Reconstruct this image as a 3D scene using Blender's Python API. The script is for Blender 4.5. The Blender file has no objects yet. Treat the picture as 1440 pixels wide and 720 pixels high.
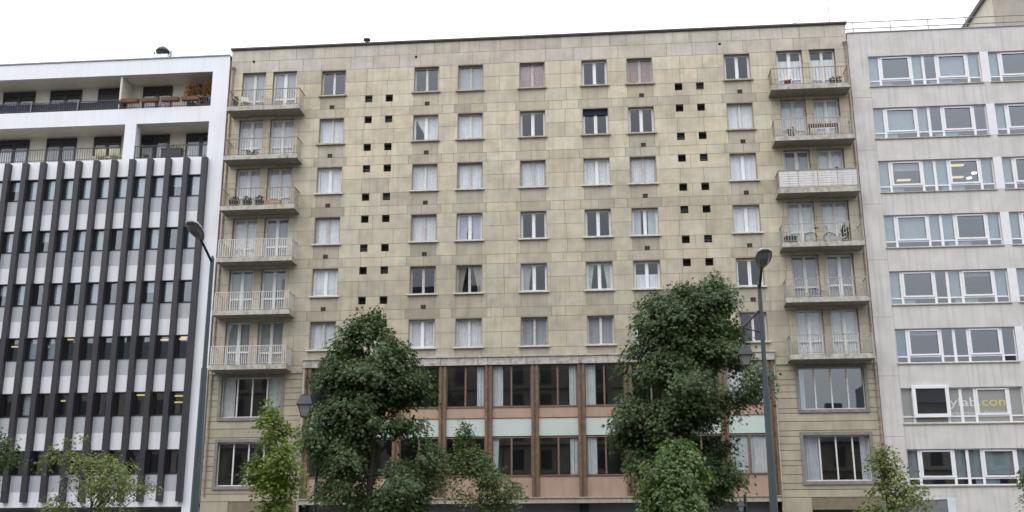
import bpy, math, random
import numpy as np
from mathutils import Vector

# ------------------------------------------------------------------ camera, sky, sun, exposure
sc = bpy.context.scene
COL = sc.collection
CAM = np.array([3.5644, -53.288, 1.65])
FPX, YAW, PITCH, ROLL = 1519.59, -.0876, .2678, -.0033      # focal length in pixels of a 1440 wide frame


def cam_axes():
    cy, sy, cp, sp = math.cos(YAW), math.sin(YAW), math.cos(PITCH), math.sin(PITCH)
    f = np.array([sy * cp, cy * cp, sp])
    r = np.array([cy, -sy, 0.])
    u = np.cross(r, f)
    cr, sr = math.cos(ROLL), math.sin(ROLL)
    return cr * r + sr * u, -sr * r + cr * u, f


RX, UX, FX = cam_axes()
cam_d = bpy.data.cameras.new('camera')
cam = bpy.data.objects.new('camera', cam_d)
COL.objects.link(cam)
from mathutils import Matrix
M = Matrix(((RX[0], UX[0], -FX[0], CAM[0]), (RX[1], UX[1], -FX[1], CAM[1]), (RX[2], UX[2], -FX[2], CAM[2]), (0, 0, 0, 1)))
cam.matrix_world = M
cam_d.sensor_width = 36
cam_d.lens = FPX / 1440 * 36
cam_d.clip_end = 3000
cam_d.clip_start = .1
sc.camera = cam

SUN_ELEV, SUN_DIR = math.radians(52), (-.35, -.94)            # behind the camera, a little to the left
SUN_AZ = math.atan2(SUN_DIR[0], SUN_DIR[1])
world = bpy.data.worlds.new('World')
sc.world = world
world.use_nodes = True
wn = world.node_tree
wn.nodes.clear()
w_out = wn.nodes.new('ShaderNodeOutputWorld')
w_bg = wn.nodes.new('ShaderNodeBackground')
w_sky = wn.nodes.new('ShaderNodeTexSky')
w_sky.sky_type = 'NISHITA'
w_sky.sun_disc = False
w_sky.sun_elevation = SUN_ELEV
w_sky.sun_rotation = SUN_AZ
w_sky.dust_density = 6
w_sky.air_density = 1.2
w_hsv = wn.nodes.new('ShaderNodeHueSaturation')               # the even grey-white of a closed cloud deck
w_hsv.inputs['Saturation'].default_value = .12
w_hsv.inputs['Value'].default_value = 1.6
w_bg.inputs['Strength'].default_value = .15
wn.links.new(w_sky.outputs[0], w_hsv.inputs['Color'])
w_mix = wn.nodes.new('ShaderNodeMix')                         # an even white layer of cloud over most of that sky
w_mix.data_type = 'RGBA'
w_mix.inputs['Factor'].default_value = .8
w_tc = wn.nodes.new('ShaderNodeTexCoord')
w_sep = wn.nodes.new('ShaderNodeSeparateXYZ')
wn.links.new(w_tc.outputs['Generated'], w_sep.inputs[0])
w_mr = wn.nodes.new('ShaderNodeMapRange')                     # overcast: the zenith is brighter than the horizon
w_mr.inputs['From Min'].default_value = 0; w_mr.inputs['From Max'].default_value = 1
w_mr.inputs['To Min'].default_value = .55; w_mr.inputs['To Max'].default_value = 1.5
wn.links.new(w_sep.outputs['Z'], w_mr.inputs['Value'])
w_sc = wn.nodes.new('ShaderNodeVectorMath'); w_sc.operation = 'SCALE'
w_sc.inputs[0].default_value = (10.3, 10.5, 11.1)
wn.links.new(w_mr.outputs[0], w_sc.inputs['Scale'])
wn.links.new(w_sc.outputs[0], w_mix.inputs['B'])
wn.links.new(w_hsv.outputs[0], w_mix.inputs['A'])
wn.links.new(w_mix.outputs['Result'], w_bg.inputs['Color'])
wn.links.new(w_bg.outputs[0], w_out.inputs['Surface'])

sun_d = bpy.data.lights.new('sun', 'SUN')
sun_d.energy = .5
sun_d.angle = math.radians(60)
sun_d.color = (1, .97, .93)
sun = bpy.data.objects.new('sun', sun_d)
COL.objects.link(sun)
sd = Vector((SUN_DIR[0] * math.cos(SUN_ELEV), SUN_DIR[1] * math.cos(SUN_ELEV), math.sin(SUN_ELEV)))
sun.rotation_euler = sd.to_track_quat('Z', 'Y').to_euler()
sun.location = (0, -40, 60)

sc.view_settings.view_transform = 'Standard'
sc.view_settings.look = 'None'
sc.view_settings.gamma = 1
sc.view_settings.use_curve_mapping = False
sc.view_settings.exposure = .2
sc.cycles.max_bounces = 8
sc.cycles.diffuse_bounces = 4
sc.cycles.glossy_bounces = 3
sc.cycles.transparent_max_bounces = 12
sc.cycles.caustics_reflective = False
sc.cycles.caustics_refractive = False


def at(px, py, y=0.):
    """a point of the photograph (1440 wide) on the upright plane at distance y -> x, z in metres"""
    d = FX + RX * (px - 720) / FPX + UX * (360 - py) / FPX
    t = (y - CAM[1]) / d[1]
    p = CAM + t * d
    return float(p[0]), float(p[2])


# ------------------------------------------------------------------ mesh and object helpers
class MB:
    def __init__(self):
        self.v, self.f, self.mi, self.t, self.cur, self.tint = [], [], [], [], 0, (1, 1, 1)

    def face(self, pts, mi=None, tint=None):
        n = len(self.v)
        self.v += [tuple(p) for p in pts]
        self.f.append(tuple(range(n, n + len(pts))))
        self.mi.append(self.cur if mi is None else mi)
        self.t.append(tint or self.tint)

    def box(self, x0, x1, y0, y1, z0, z1, skip='', mi=None, tint=None):
        a = [(x0, y0, z0), (x1, y0, z0), (x1, y1, z0), (x0, y1, z0), (x0, y0, z1), (x1, y0, z1), (x1, y1, z1), (x0, y1, z1)]
        for k, q in (('b', (3, 2, 1, 0)), ('t', (4, 5, 6, 7)), ('f', (0, 1, 5, 4)), ('k', (2, 3, 7, 6)), ('l', (3, 0, 4, 7)), ('r', (1, 2, 6, 5))):
            if k not in skip:
                self.face([a[i] for i in q], mi, tint)
        return self

    def tube(self, p0, p1, r0, r1=None, n=8, caps=True):
        r1 = r0 if r1 is None else r1
        p0, p1 = Vector(p0), Vector(p1)
        d = (p1 - p0).normalized()
        a = d.orthogonal().normalized()
        b = d.cross(a)
        ring = [(a * math.cos(2 * math.pi * i / n) + b * math.sin(2 * math.pi * i / n)) for i in range(n)]
        for i in range(n):
            j = (i + 1) % n
            self.face([p0 + ring[i] * r0, p0 + ring[j] * r0, p1 + ring[j] * r1, p1 + ring[i] * r1])
        if caps:
            self.face([p0 + ring[i] * r0 for i in reversed(range(n))])
            self.face([p1 + ring[i] * r1 for i in range(n)])
        return self

    def path(self, pts, r, n=6):
        rs = r if isinstance(r, (list, tuple)) else [r] * len(pts)
        for i in range(len(pts) - 1):
            self.tube(pts[i], pts[i + 1], rs[i], rs[i + 1], n)
        return self

    def lathe(self, prof, c=(0, 0, 0), n=12):
        for (r0, z0), (r1, z1) in zip(prof[:-1], prof[1:]):
            for i in range(n):
                a0, a1 = 2 * math.pi * i / n, 2 * math.pi * (i + 1) / n
                P = lambda r, a, z: (c[0] + r * math.cos(a), c[1] + r * math.sin(a), c[2] + z)
                q = [P(r0, a0, z0), P(r0, a1, z0), P(r1, a1, z1), P(r1, a0, z1)]
                if r0 < 1e-5: q = [q[0], q[2], q[3]]
                elif r1 < 1e-5: q = q[:3]
                self.face(q)
        return self

    def prism(self, poly, y0, y1):
        """poly in x,z counter-clockwise seen from -y"""
        n = len(poly)
        self.face([(x, y0, z) for x, z in poly])
        self.face([(x, y1, z) for x, z in reversed(poly)])
        for i in range(n):
            (xa, za), (xb, zb) = poly[i], poly[(i + 1) % n]
            self.face([(xa, y0, za), (xa, y1, za), (xb, y1, zb), (xb, y0, zb)])
        return self

    def mesh(self, name, mats, smooth=False):
        me = bpy.data.meshes.new(name)
        me.from_pydata(self.v, [], self.f)
        for m in (mats if isinstance(mats, (list, tuple)) else [mats]):
            me.materials.append(m)
        me.polygons.foreach_set('material_index', self.mi)
        if any(t != (1, 1, 1) for t in self.t):
            at_ = me.attributes.new('tint', 'FLOAT_COLOR', 'FACE')
            at_.data.foreach_set('color', np.array([(*t, 1) for t in self.t], dtype=np.float32).ravel())
        if smooth:
            me.polygons.foreach_set('use_smooth', [True] * len(self.f))
        me.update()
        return me


def wloc(o):
    l = Vector((0, 0, 0))
    while o is not None:
        l += Vector(o.location)
        o = o.parent
    return l


def put(name, me, parent=None, loc=(0, 0, 0)):
    """link one object at a world location (parents here are never rotated)"""
    o = bpy.data.objects.new(name, me)
    COL.objects.link(o)
    if parent is not None:
        o.parent = parent
        o.location = Vector(loc) - wloc(parent)
    else:
        o.location = loc
    return o


def putw(name, mb, mats, parent=None, smooth=False):
    """mesh given in world coordinates: origin moved to the middle of its base"""
    v = np.array(mb.v)
    c = np.array([(v[:, 0].min() + v[:, 0].max()) / 2, (v[:, 1].min() + v[:, 1].max()) / 2, v[:, 2].min()])
    mb.v = [tuple(p) for p in (v - c)]
    return put(name, mb.mesh(name, mats, smooth), parent, tuple(c))


def tag(o, label=None, cat=None, group=None, kind=None):
    for k, val in (('label', label), ('category', cat), ('group', group), ('kind', kind)):
        if val: o[k] = val
    return o


def empty(name, loc, label, cat, group=None):
    o = bpy.data.objects.new(name, None)
    COL.objects.link(o)
    o.location = loc
    o.empty_display_size = .3
    return tag(o, label, cat, group)


def copy_thing(o, loc, label, rotz=None):
    r = o.copy()
    COL.objects.link(r)
    r.location = loc
    if rotz is not None: r.rotation_euler = (0, 0, rotz)
    r['label'] = label
    for ch in list(o.children):
        c = ch.copy(); COL.objects.link(c); c.parent = r
        for g in list(ch.children):
            d = g.copy(); COL.objects.link(d); d.parent = c
    return r


# ------------------------------------------------------------------ materials
def nodes(name):
    m = bpy.data.materials.new(name)
    m.use_nodes = True
    nt = m.node_tree
    return m, nt, nt.nodes['Principled BSDF'], nt.links.new


def mat(name, col, rough=.7, metal=0., var=.12, scale=2.5, bump=0., streak=0., tint=False, emit=None, dirt=None, dirt_scale=.35, spec=.4):
    """procedural surface: base colour broken up by noise, optional vertical run-off streaks, blotches of dirt and bump"""
    m, nt, bs, ln = nodes(name)
    N = nt.nodes.new
    bs.inputs['Roughness'].default_value = rough
    bs.inputs['Metallic'].default_value = metal
    bs.inputs['Specular IOR Level'].default_value = spec
    geo = N('ShaderNodeNewGeometry')
    no = N('ShaderNodeTexNoise'); no.inputs['Scale'].default_value = scale; no.inputs['Detail'].default_value = 6
    ln(geo.outputs['Position'], no.inputs['Vector'])
    mr = N('ShaderNodeMapRange')
    mr.inputs['From Min'].default_value = .3; mr.inputs['From Max'].default_value = .7
    mr.inputs['To Min'].default_value = 1 - var; mr.inputs['To Max'].default_value = 1 + var * .6
    ln(no.outputs['Fac'], mr.inputs['Value'])
    base = N('ShaderNodeVectorMath'); base.operation = 'SCALE'
    base.inputs[0].default_value = col
    ln(mr.outputs[0], base.inputs['Scale'])
    last = base.outputs[0]
    if tint:
        a = N('ShaderNodeAttribute'); a.attribute_name = 'tint'
        mu = N('ShaderNodeVectorMath'); mu.operation = 'MULTIPLY'
        ln(last, mu.inputs[0]); ln(a.outputs['Color'], mu.inputs[1])
        last = mu.outputs[0]
    if streak:
        mp = N('ShaderNodeMapping'); mp.inputs['Scale'].default_value = (3.2, 3.2, .16)
        ln(geo.outputs['Position'], mp.inputs['Vector'])
        sn = N('ShaderNodeTexNoise'); sn.inputs['Scale'].default_value = 1.6; sn.inputs['Detail'].default_value = 7
        sn.inputs['Roughness'].default_value = .62
        ln(mp.outputs[0], sn.inputs['Vector'])
        sr = N('ShaderNodeMapRange')
        sr.inputs['From Min'].default_value = .48; sr.inputs['From Max'].default_value = .78
        sr.inputs['To Min'].default_value = 1.; sr.inputs['To Max'].default_value = 1 - streak
        ln(sn.outputs['Fac'], sr.inputs['Value'])
        sm = N('ShaderNodeVectorMath'); sm.operation = 'SCALE'
        ln(last, sm.inputs[0]); ln(sr.outputs[0], sm.inputs['Scale'])
        last = sm.outputs[0]
    if dirt:
        dn = N('ShaderNodeTexNoise'); dn.inputs['Scale'].default_value = dirt_scale; dn.inputs['Detail'].default_value = 8
        dn.inputs['Roughness'].default_value = .65
        ln(geo.outputs['Position'], dn.inputs['Vector'])
        dr = N('ShaderNodeMapRange')
        dr.inputs['From Min'].default_value = .5; dr.inputs['From Max'].default_value = .72
        dr.inputs['To Min'].default_value = 0; dr.inputs['To Max'].default_value = .75
        ln(dn.outputs['Fac'], dr.inputs['Value'])
        mx = N('ShaderNodeMix'); mx.data_type = 'RGBA'
        ln(dr.outputs[0], mx.inputs['Factor']); ln(last, mx.inputs['A'])
        mx.inputs['B'].default_value = (*dirt, 1)
        last = mx.outputs['Result']
    ln(last, bs.inputs['Base Color'])
    if bump:
        bn = N('ShaderNodeTexNoise'); bn.inputs['Scale'].default_value = 28; bn.inputs['Detail'].default_value = 5
        ln(geo.outputs['Position'], bn.inputs['Vector'])
        bu = N('ShaderNodeBump'); bu.inputs['Strength'].default_value = bump; bu.inputs['Distance'].default_value = .02
        ln(bn.outputs['Fac'], bu.inputs['Height'])
        ln(bu.outputs['Normal'], bs.inputs['Normal'])
    if emit:
        bs.inputs['Emission Color'].default_value = (*emit[0], 1)
        bs.inputs['Emission Strength'].default_value = emit[1]
    return m


def glass(name, ior=1.75, clear=(.8, .84, .85), rough=0., wave=.0):
    m = bpy.data.materials.new(name); m.use_nodes = True
    nt = m.node_tree; nt.nodes.clear(); N = nt.nodes.new; ln = nt.links.new
    out = N('ShaderNodeOutputMaterial'); mx = N('ShaderNodeMixShader'); fr = N('ShaderNodeMapRange'); lw_ = N('ShaderNodeLayerWeight'); pw = N('ShaderNodeMath')
    tr = N('ShaderNodeBsdfTransparent'); gl = N('ShaderNodeBsdfGlossy')
    # Schlick reflectance, the same from both sides of the pane
    f0 = ((ior - 1) / (ior + 1)) ** 2
    pw.operation = 'POWER'; pw.inputs[1].default_value = 5
    ln(lw_.outputs['Facing'], pw.inputs[0]); ln(pw.outputs[0], fr.inputs['Value'])
    fr.inputs['To Min'].default_value = f0; fr.inputs['To Max'].default_value = 1
    tr.inputs['Color'].default_value = (*clear, 1)
    gl.inputs['Roughness'].default_value = rough
    gl.inputs['Color'].default_value = (.88, .95, 1.03, 1)
    if wave:
        geo = N('ShaderNodeNewGeometry'); no = N('ShaderNodeTexNoise'); no.inputs['Scale'].default_value = 1.1
        ln(geo.outputs['Position'], no.inputs['Vector'])
        bu = N('ShaderNodeBump'); bu.inputs['Strength'].default_value = wave; bu.inputs['Distance'].default_value = .05
        ln(no.outputs['Fac'], bu.inputs['Height']); ln(bu.outputs['Normal'], gl.inputs['Normal'])
    ln(fr.outputs[0], mx.inputs[0]); ln(tr.outputs[0], mx.inputs[1]); ln(gl.outputs[0], mx.inputs[2])
    ln(mx.outputs[0], out.inputs['Surface'])
    return m


def cloth(name, col, lace=0.):
    m = bpy.data.materials.new(name); m.use_nodes = True
    nt = m.node_tree; nt.nodes.clear(); N = nt.nodes.new; ln = nt.links.new
    out = N('ShaderNodeOutputMaterial'); mx = N('ShaderNodeMixShader'); df = N('ShaderNodeBsdfDiffuse'); tl = N('ShaderNodeBsdfTranslucent')
    geo = N('ShaderNodeNewGeometry')
    if lace:
        vo = N('ShaderNodeTexVoronoi'); vo.inputs['Scale'].default_value = 13
        ln(geo.outputs['Position'], vo.inputs['Vector'])
        src, lo, hi = vo.outputs['Distance'], .1, .6
    else:
        no = N('ShaderNodeTexNoise'); no.inputs['Scale'].default_value = 3
        ln(geo.outputs['Position'], no.inputs['Vector'])
        src, lo, hi = no.outputs['Fac'], .3, .7
    mr = N('ShaderNodeMapRange'); mr.inputs['From Min'].default_value = lo; mr.inputs['From Max'].default_value = hi
    mr.inputs['To Min'].default_value = 1 - max(lace, .1); mr.inputs['To Max'].default_value = 1.05
    ln(src, mr.inputs['Value'])
    sc_ = N('ShaderNodeVectorMath'); sc_.operation = 'SCALE'; sc_.inputs[0].default_value = col
    ln(mr.outputs[0], sc_.inputs['Scale'])
    ln(sc_.outputs[0], df.inputs['Color']); ln(sc_.outputs[0], tl.inputs['Color'])
    mx.inputs[0].default_value = .25
    ln(df.outputs[0], mx.inputs[1]); ln(tl.outputs[0], mx.inputs[2]); ln(mx.outputs[0], out.inputs['Surface'])
    return m


def leaf_mat(name):
    m = bpy.data.materials.new(name); m.use_nodes = True
    nt = m.node_tree; N = nt.nodes.new; ln = nt.links.new
    bs = nt.nodes['Principled BSDF']; out = nt.nodes['Material Output']
    a = N('ShaderNodeAttribute'); a.attribute_name = 'tint'
    ln(a.outputs['Color'], bs.inputs['Base Color'])
    bs.inputs['Roughness'].default_value = .48
    bs.inputs['Specular IOR Level'].default_value = .35
    tl = N('ShaderNodeBsdfTranslucent')
    br = N('ShaderNodeVectorMath'); br.operation = 'MULTIPLY'; br.inputs[1].default_value = (1.5, 1.6, .7)
    ln(a.outputs['Color'], br.inputs[0]); ln(br.outputs[0], tl.inputs['Color'])
    mx = N('ShaderNodeMixShader'); mx.inputs[0].default_value = .28
    ln(bs.outputs[0], mx.inputs[1]); ln(tl.outputs[0], mx.inputs[2]); ln(mx.outputs[0], out.inputs['Surface'])
    return m


STONE = mat('cut_stone', (.492, .452, .356), .85, var=.16, scale=1.6, bump=.25, streak=.24, tint=True, dirt=(.27, .238, .18), dirt_scale=.28)
MORTAR = mat('stone_joint', (.19, .165, .115), .95, var=.2)
RUSTIC = mat('rusticated_stone', (.37, .335, .255), .85, var=.16, scale=1.3, bump=.25, streak=.2, tint=True)
TRIM = mat('stone_trim', (.40, .375, .30), .85, var=.22, scale=5, streak=.3)
SLABM = mat('balcony_concrete', (.27, .255, .21), .9, var=.2, scale=4, streak=.25, dirt=(.16, .15, .12), dirt_scale=1.6)  # darker than the edge: shade of the underside worked into the slab colour
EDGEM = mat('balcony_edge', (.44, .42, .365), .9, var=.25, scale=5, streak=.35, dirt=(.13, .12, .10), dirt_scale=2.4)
BANDM = mat('stained_band', (.46, .43, .40), .85, var=.3, scale=6, streak=.55, dirt=(.14, .11, .09), dirt_scale=2.2)
CORN = mat('cornice_metal', (.085, .075, .065), .6, var=.3)
WHITE = mat('white_render', (.715, .725, .77), .6, var=.035, scale=.8, streak=.12)
WHITEP = mat('white_paint', (.70, .71, .73), .4, var=.05)
OLDWHITE = mat('old_white_paint', (.62, .61, .585), .55, var=.15, scale=8)
WOODF = mat('weathered_frame', (.47, .45, .42), .6, var=.25, scale=9)
CONC = mat('grey_concrete', (.54, .520, .508), .85, var=.10, scale=1.2, bump=.15, streak=.30, dirt=(.41, .39, .38), dirt_scale=.5)
PIERM = mat('white_pier', (.66, .66, .68), .6, var=.06)
FINM = mat('dark_fin_metal', (.030, .029, .036), .42, var=.15)
DARKF = mat('dark_frame_metal', (.022, .021, .023), .4, var=.15)
GREYP = mat('grey_panel', (.43, .445, .485), .35, var=.06, scale=1.)
BEIGE = mat('loggia_render', (.62, .595, .53), .8, var=.08)
GAP = mat('gap_dark', (.02, .02, .02), .9)
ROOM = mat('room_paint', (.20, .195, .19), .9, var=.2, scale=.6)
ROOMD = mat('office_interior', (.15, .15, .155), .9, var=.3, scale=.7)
PINK = mat('pink_panel', (.37, .258, .192), .6, var=.10, scale=1.4, streak=.18)
PALE = mat('pale_green_panel', (.47, .54, .505), .3, var=.05, scale=1., streak=.05)
BROWN = mat('brown_metal', (.155, .102, .064), .5, var=.35, scale=5, streak=.3)
BROWNL = mat('brown_window_bar', (.165, .112, .078), .5, var=.2, scale=6)
GREYSTONE = mat('grey_stone_frame', (.21, .20, .185), .85, var=.2, scale=4, streak=.25)
SHOPG = mat('shop_fascia', (.17, .165, .17), .6, var=.1)
RUSTRAIL = mat('rusty_rail', (.27, .22, .155), .7, var=.4, scale=12)
CREAMRAIL = mat('cream_rail', (.53, .515, .47), .6, var=.2, scale=10)
GREYRAIL = mat('grey_rail', (.33, .31, .28), .6, var=.3, scale=10)
DARKRAIL = mat('dark_rail', (.06, .055, .055), .5)
PANELW = mat('balcony_side_panel', (.60, .595, .56), .5, var=.12, scale=3, streak=.2)
MESHW = mat('mesh_screen', (.62, .61, .60), .6, var=.08, scale=5, streak=.3)
NAVY = mat('navy_fabric', (.032, .038, .062), .8, var=.35, scale=3)
METALG = mat('roof_metal', (.20, .205, .215), .45, metal=.5)
STEEL = mat('galvanised', (.16, .165, .175), .4, metal=.4)
POLEM = mat('green_grey_paint', (.055, .075, .085), .45, var=.12)
POLEL = mat('grey_pole_paint', (.13, .15, .155), .45, var=.12)
LROOF = mat('lantern_roof_paint', (.026, .029, .034), .45)
BLACKM = mat('black_iron', (.016, .017, .02), .4)
LAMPG = mat('lamp_shell', (.30, .30, .29), .4, var=.12)
LENS = mat('lamp_lens', (.14, .135, .12), .12, var=.25, scale=20, spec=.8)
LANTG = mat('lantern_glass', (.24, .24, .23), .15, spec=.7)
TERRA = mat('terracotta', (.14, .068, .042), .8, var=.25)
DPOT = mat('dark_pot', (.03, .03, .033), .6)
GPLANT = mat('grey_planter_box', (.055, .052, .058), .6)
BARK = mat('bark', (.075, .062, .05), .9, var=.4, scale=14, bump=.4)
LEAF = leaf_mat('leaf')
GL_OLD = glass('window_glass', 1.72, (.93, .95, .95), 0, .012)
GL_OFF = glass('office_glass', 2.4, (.70, .77, .80), 0, .006)
GL_LEFT = glass('fin_block_glass', 2.45, (.70, .77, .80), 0, .006)
GL_DARK = glass('tinted_glass', 1.85, (.84, .86, .86), 0, .010)
FILM = mat('grey_window_film', (.27, .275, .265), .2, var=.08, scale=1., spec=.6)
SHEER = cloth('sheer_white', (.86, .88, .94))
LACE = cloth('lace_white', (.80, .81, .86), .2)
C_GREY = cloth('grey_curtain', (.44, .45, .48))
C_PINK = cloth('pink_curtain', (.46, .30, .33))
C_PEACH = cloth('peach_curtain', (.42, .27, .22))
C_PURP = cloth('purple_curtain', (.58, .56, .72))
C_TEAL = cloth('teal_curtain', (.54, .64, .65))
C_CREAM = cloth('cream_curtain', (.45, .42, .33))
C_WHITE = cloth('heavy_white_curtain', (.86, .88, .90))
C_BLUE = cloth('dark_blue_cloth', (.05, .06, .09))
LIT = mat('lit_ceiling_lamp', (.8, .7, .4), .5, emit=((1, .72, .32), 1.0))
LITW = mat('lit_tube', (.8, .8, .7), .5, emit=((1, .95, .8), 2.2))

rnd = random.Random(7)

# ------------------------------------------------------------------ ground and street
def sheet(name, x0, x1, y0, y1, z, m):
    o = putw(name, MB().box(x0, x1, y0, y1, z - .3, z, 'b'), m)
    return tag(o, kind='structure')


ASPH = mat('asphalt', (.052, .052, .054), .85, var=.25, scale=3, bump=.2)
PAVE = mat('pavement_stone', (.19, .185, .178), .85, var=.2, scale=2, bump=.1)
KERB = mat('granite_kerb', (.33, .325, .32), .8, var=.15, scale=8)
LINE = mat('road_paint', (.72, .72, .70), .6, var=.2, scale=6)
SOIL = mat('ground_earth', (.12, .11, .09), .95, var=.3, scale=.2)
sheet('ground', -900, 900, -900, 900, -.16, SOIL)
sheet('road', -300, 300, -50, -13, 0, ASPH)
sheet('pavement_far', -300, 300, -12.85, 8, .13, PAVE)
sheet('kerb_far', -300, 300, -13.15, -12.85, .12, KERB)
sheet('median', -300, 300, -30.6, -24.4, .13, PAVE)
sheet('pavement_near', -300, 300, -66.5, -50.15, .13, PAVE)
sheet('kerb_near', -300, 300, -50.15, -49.85, .12, KERB)
mk = MB()
for k in range(-20, 20):
    for yy in (-18.8, -37, -43.5):
        mk.box(k * 7, k * 7 + 3, yy - .06, yy + .06, -.05, .004, 'b')
tag(putw('road_markings', mk, LINE), kind='structure')


# ------------------------------------------------------------------ wall with openings
def cut_rects(rect, holes):
    """rect minus holes -> list of rects (x0,x1,z0,z1)"""
    out = [rect]
    for hx0, hx1, hz0, hz1 in holes:
        nxt = []
        for x0, x1, z0, z1 in out:
            if hx1 <= x0 + 1e-6 or hx0 >= x1 - 1e-6 or hz1 <= z0 + 1e-6 or hz0 >= z1 - 1e-6:
                nxt.append((x0, x1, z0, z1)); continue
            if z0 < hz0: nxt.append((x0, x1, z0, hz0))
            if z1 > hz1: nxt.append((x0, x1, hz1, z1))
            a, b = max(z0, hz0), min(z1, hz1)
            if x0 < hx0: nxt.append((x0, hx0, a, b))
            if x1 > hx1: nxt.append((hx1, x1, a, b))
        out = nxt
    return out


def grid_wall(mb, x0, x1, z0, z1, y, holes, depth=0., mi=0, mi_rev=None, tint=None):
    xs = sorted({x0, x1} | {h[i] for h in holes for i in (0, 1) if x0 < h[i] < x1})
    zs = sorted({z0, z1} | {h[i] for h in holes for i in (2, 3) if z0 < h[i] < z1})
    for za, zb in zip(zs[:-1], zs[1:]):
        run = None
        for xa, xb in zip(xs[:-1], xs[1:]):
            cx, cz = (xa + xb) / 2, (za + zb) / 2
            solid = not any(h[0] < cx < h[1] and h[2] < cz < h[3] for h in holes)
            if solid:
                run = (run[0], xb) if run else (xa, xb)
            if (not solid or xb == xs[-1]) and run:
                mb.face([(run[0], y, za), (run[1], y, za), (run[1], y, zb), (run[0], y, zb)], mi, tint)
                run = None
    if depth:
        r = mi if mi_rev is None else mi_rev
        for a, b, c, d in holes:
            reveal(mb, a, b, c, d, y, y + depth, r, tint)


def reveal(mb, a, b, c, d, y0, y1, mi, tint=None):
    mb.face([(a, y0, c), (a, y1, c), (a, y1, d), (a, y0, d)], mi, tint)
    mb.face([(b, y1, c), (b, y0, c), (b, y0, d), (b, y1, d)], mi, tint)
    mb.face([(a, y0, d), (a, y1, d), (b, y1, d), (b, y0, d)], mi, tint)
    mb.face([(a, y1, c), (a, y0, c), (b, y0, c), (b, y1, c)], mi, tint)


def pleats(x0, x1, z0, z1, y, amp=.018, per=.13, rng=None, gather=0., tie=None):
    """a hanging cloth with folds; tie = fraction of width left at the bottom, gathered to 'l' or 'r'"""
    rng = rng or rnd
    mb = MB()
    n = max(8, int((x1 - x0) / per * 5))
    ph = rng.uniform(0, 6)
    cols = []
    for i in range(n + 1):
        u = i / n
        yy = y + amp * math.sin(2 * math.pi * u * (x1 - x0) / per + ph) + amp * .4 * math.sin(u * 9 + ph * 2)
        cols.append((x0 + u * (x1 - x0), yy))
    rows = 1 if not tie else 5
    for r in range(rows):
        za, zb = z1 - (z1 - z0) * r / rows, z1 - (z1 - z0) * (r + 1) / rows
        def xx(x, t):
            if not tie: return x
            k = 1 - (1 - tie[0]) * min(1, t * 1.25)
            return x0 + (x - x0) * k if tie[1] == 'l' else x1 - (x1 - x) * k
        for (xa, ya), (xb, yb) in zip(cols[:-1], cols[1:]):
            mb.face([(xx(xa, (r + 1) / rows), ya, zb), (xx(xb, (r + 1) / rows), yb, zb), (xx(xb, r / rows), yb, za), (xx(xa, r / rows), ya, za)])
    return mb


# ================================================================== the stone apartment block
apt = empty('apartment_building', (0, 0, .13), 'weathered beige stone apartment block with corner balconies, between white and grey offices', 'building')
ST = 2.8
COLS = dict(A=-10.86, B=-5.73, C=-3.33, D=0., E=3.33, F=5.73, G=10.86)
WW, WH = 1.33, 1.47
zc = lambda r: 26.383 - ST * r
win_op, door_op, sq_op = {}, {}, []
for c, x in COLS.items():
    for r in range(6):
        win_op[c, r] = (x - WW / 2, x + WW / 2, zc(r) - WH / 2, zc(r) + WH / 2)
DX = [(-15.98, -14.66), (-14.26, -12.93), (12.93, 14.26), (14.62, 15.97)]
for i, (a, b) in enumerate(DX):
    for r in range(6):
        door_op[i, r] = (a, b, 24.77 - ST * r, 27.2 - ST * r)
for r in range(6):
    for x in (-8.87, -7.75, 7.75, 8.87):
        for z in (25.36, 24.15):
            sq_op.append((x - .2, x + .2, z - .2 - ST * r, z + .2 - ST * r))
XL, XR, ZTOP, ZCEN, ZWING = -16.66, 16.62, 28.55, 11.07, 10.52
CW = 11.55                                                   # half width of the glazed two-storey front
holes = list(win_op.values()) + list(door_op.values()) + sq_op
bx, bz = 12.87, [(8.25, 10.3), (4.86, 7.02)]
bay_op = []
for z0, z1 in bz:
    bay_op += [(-15.96, -12.86, z0, z1), (12.86, 15.96, z0, z1)]

wall = MB()
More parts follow.
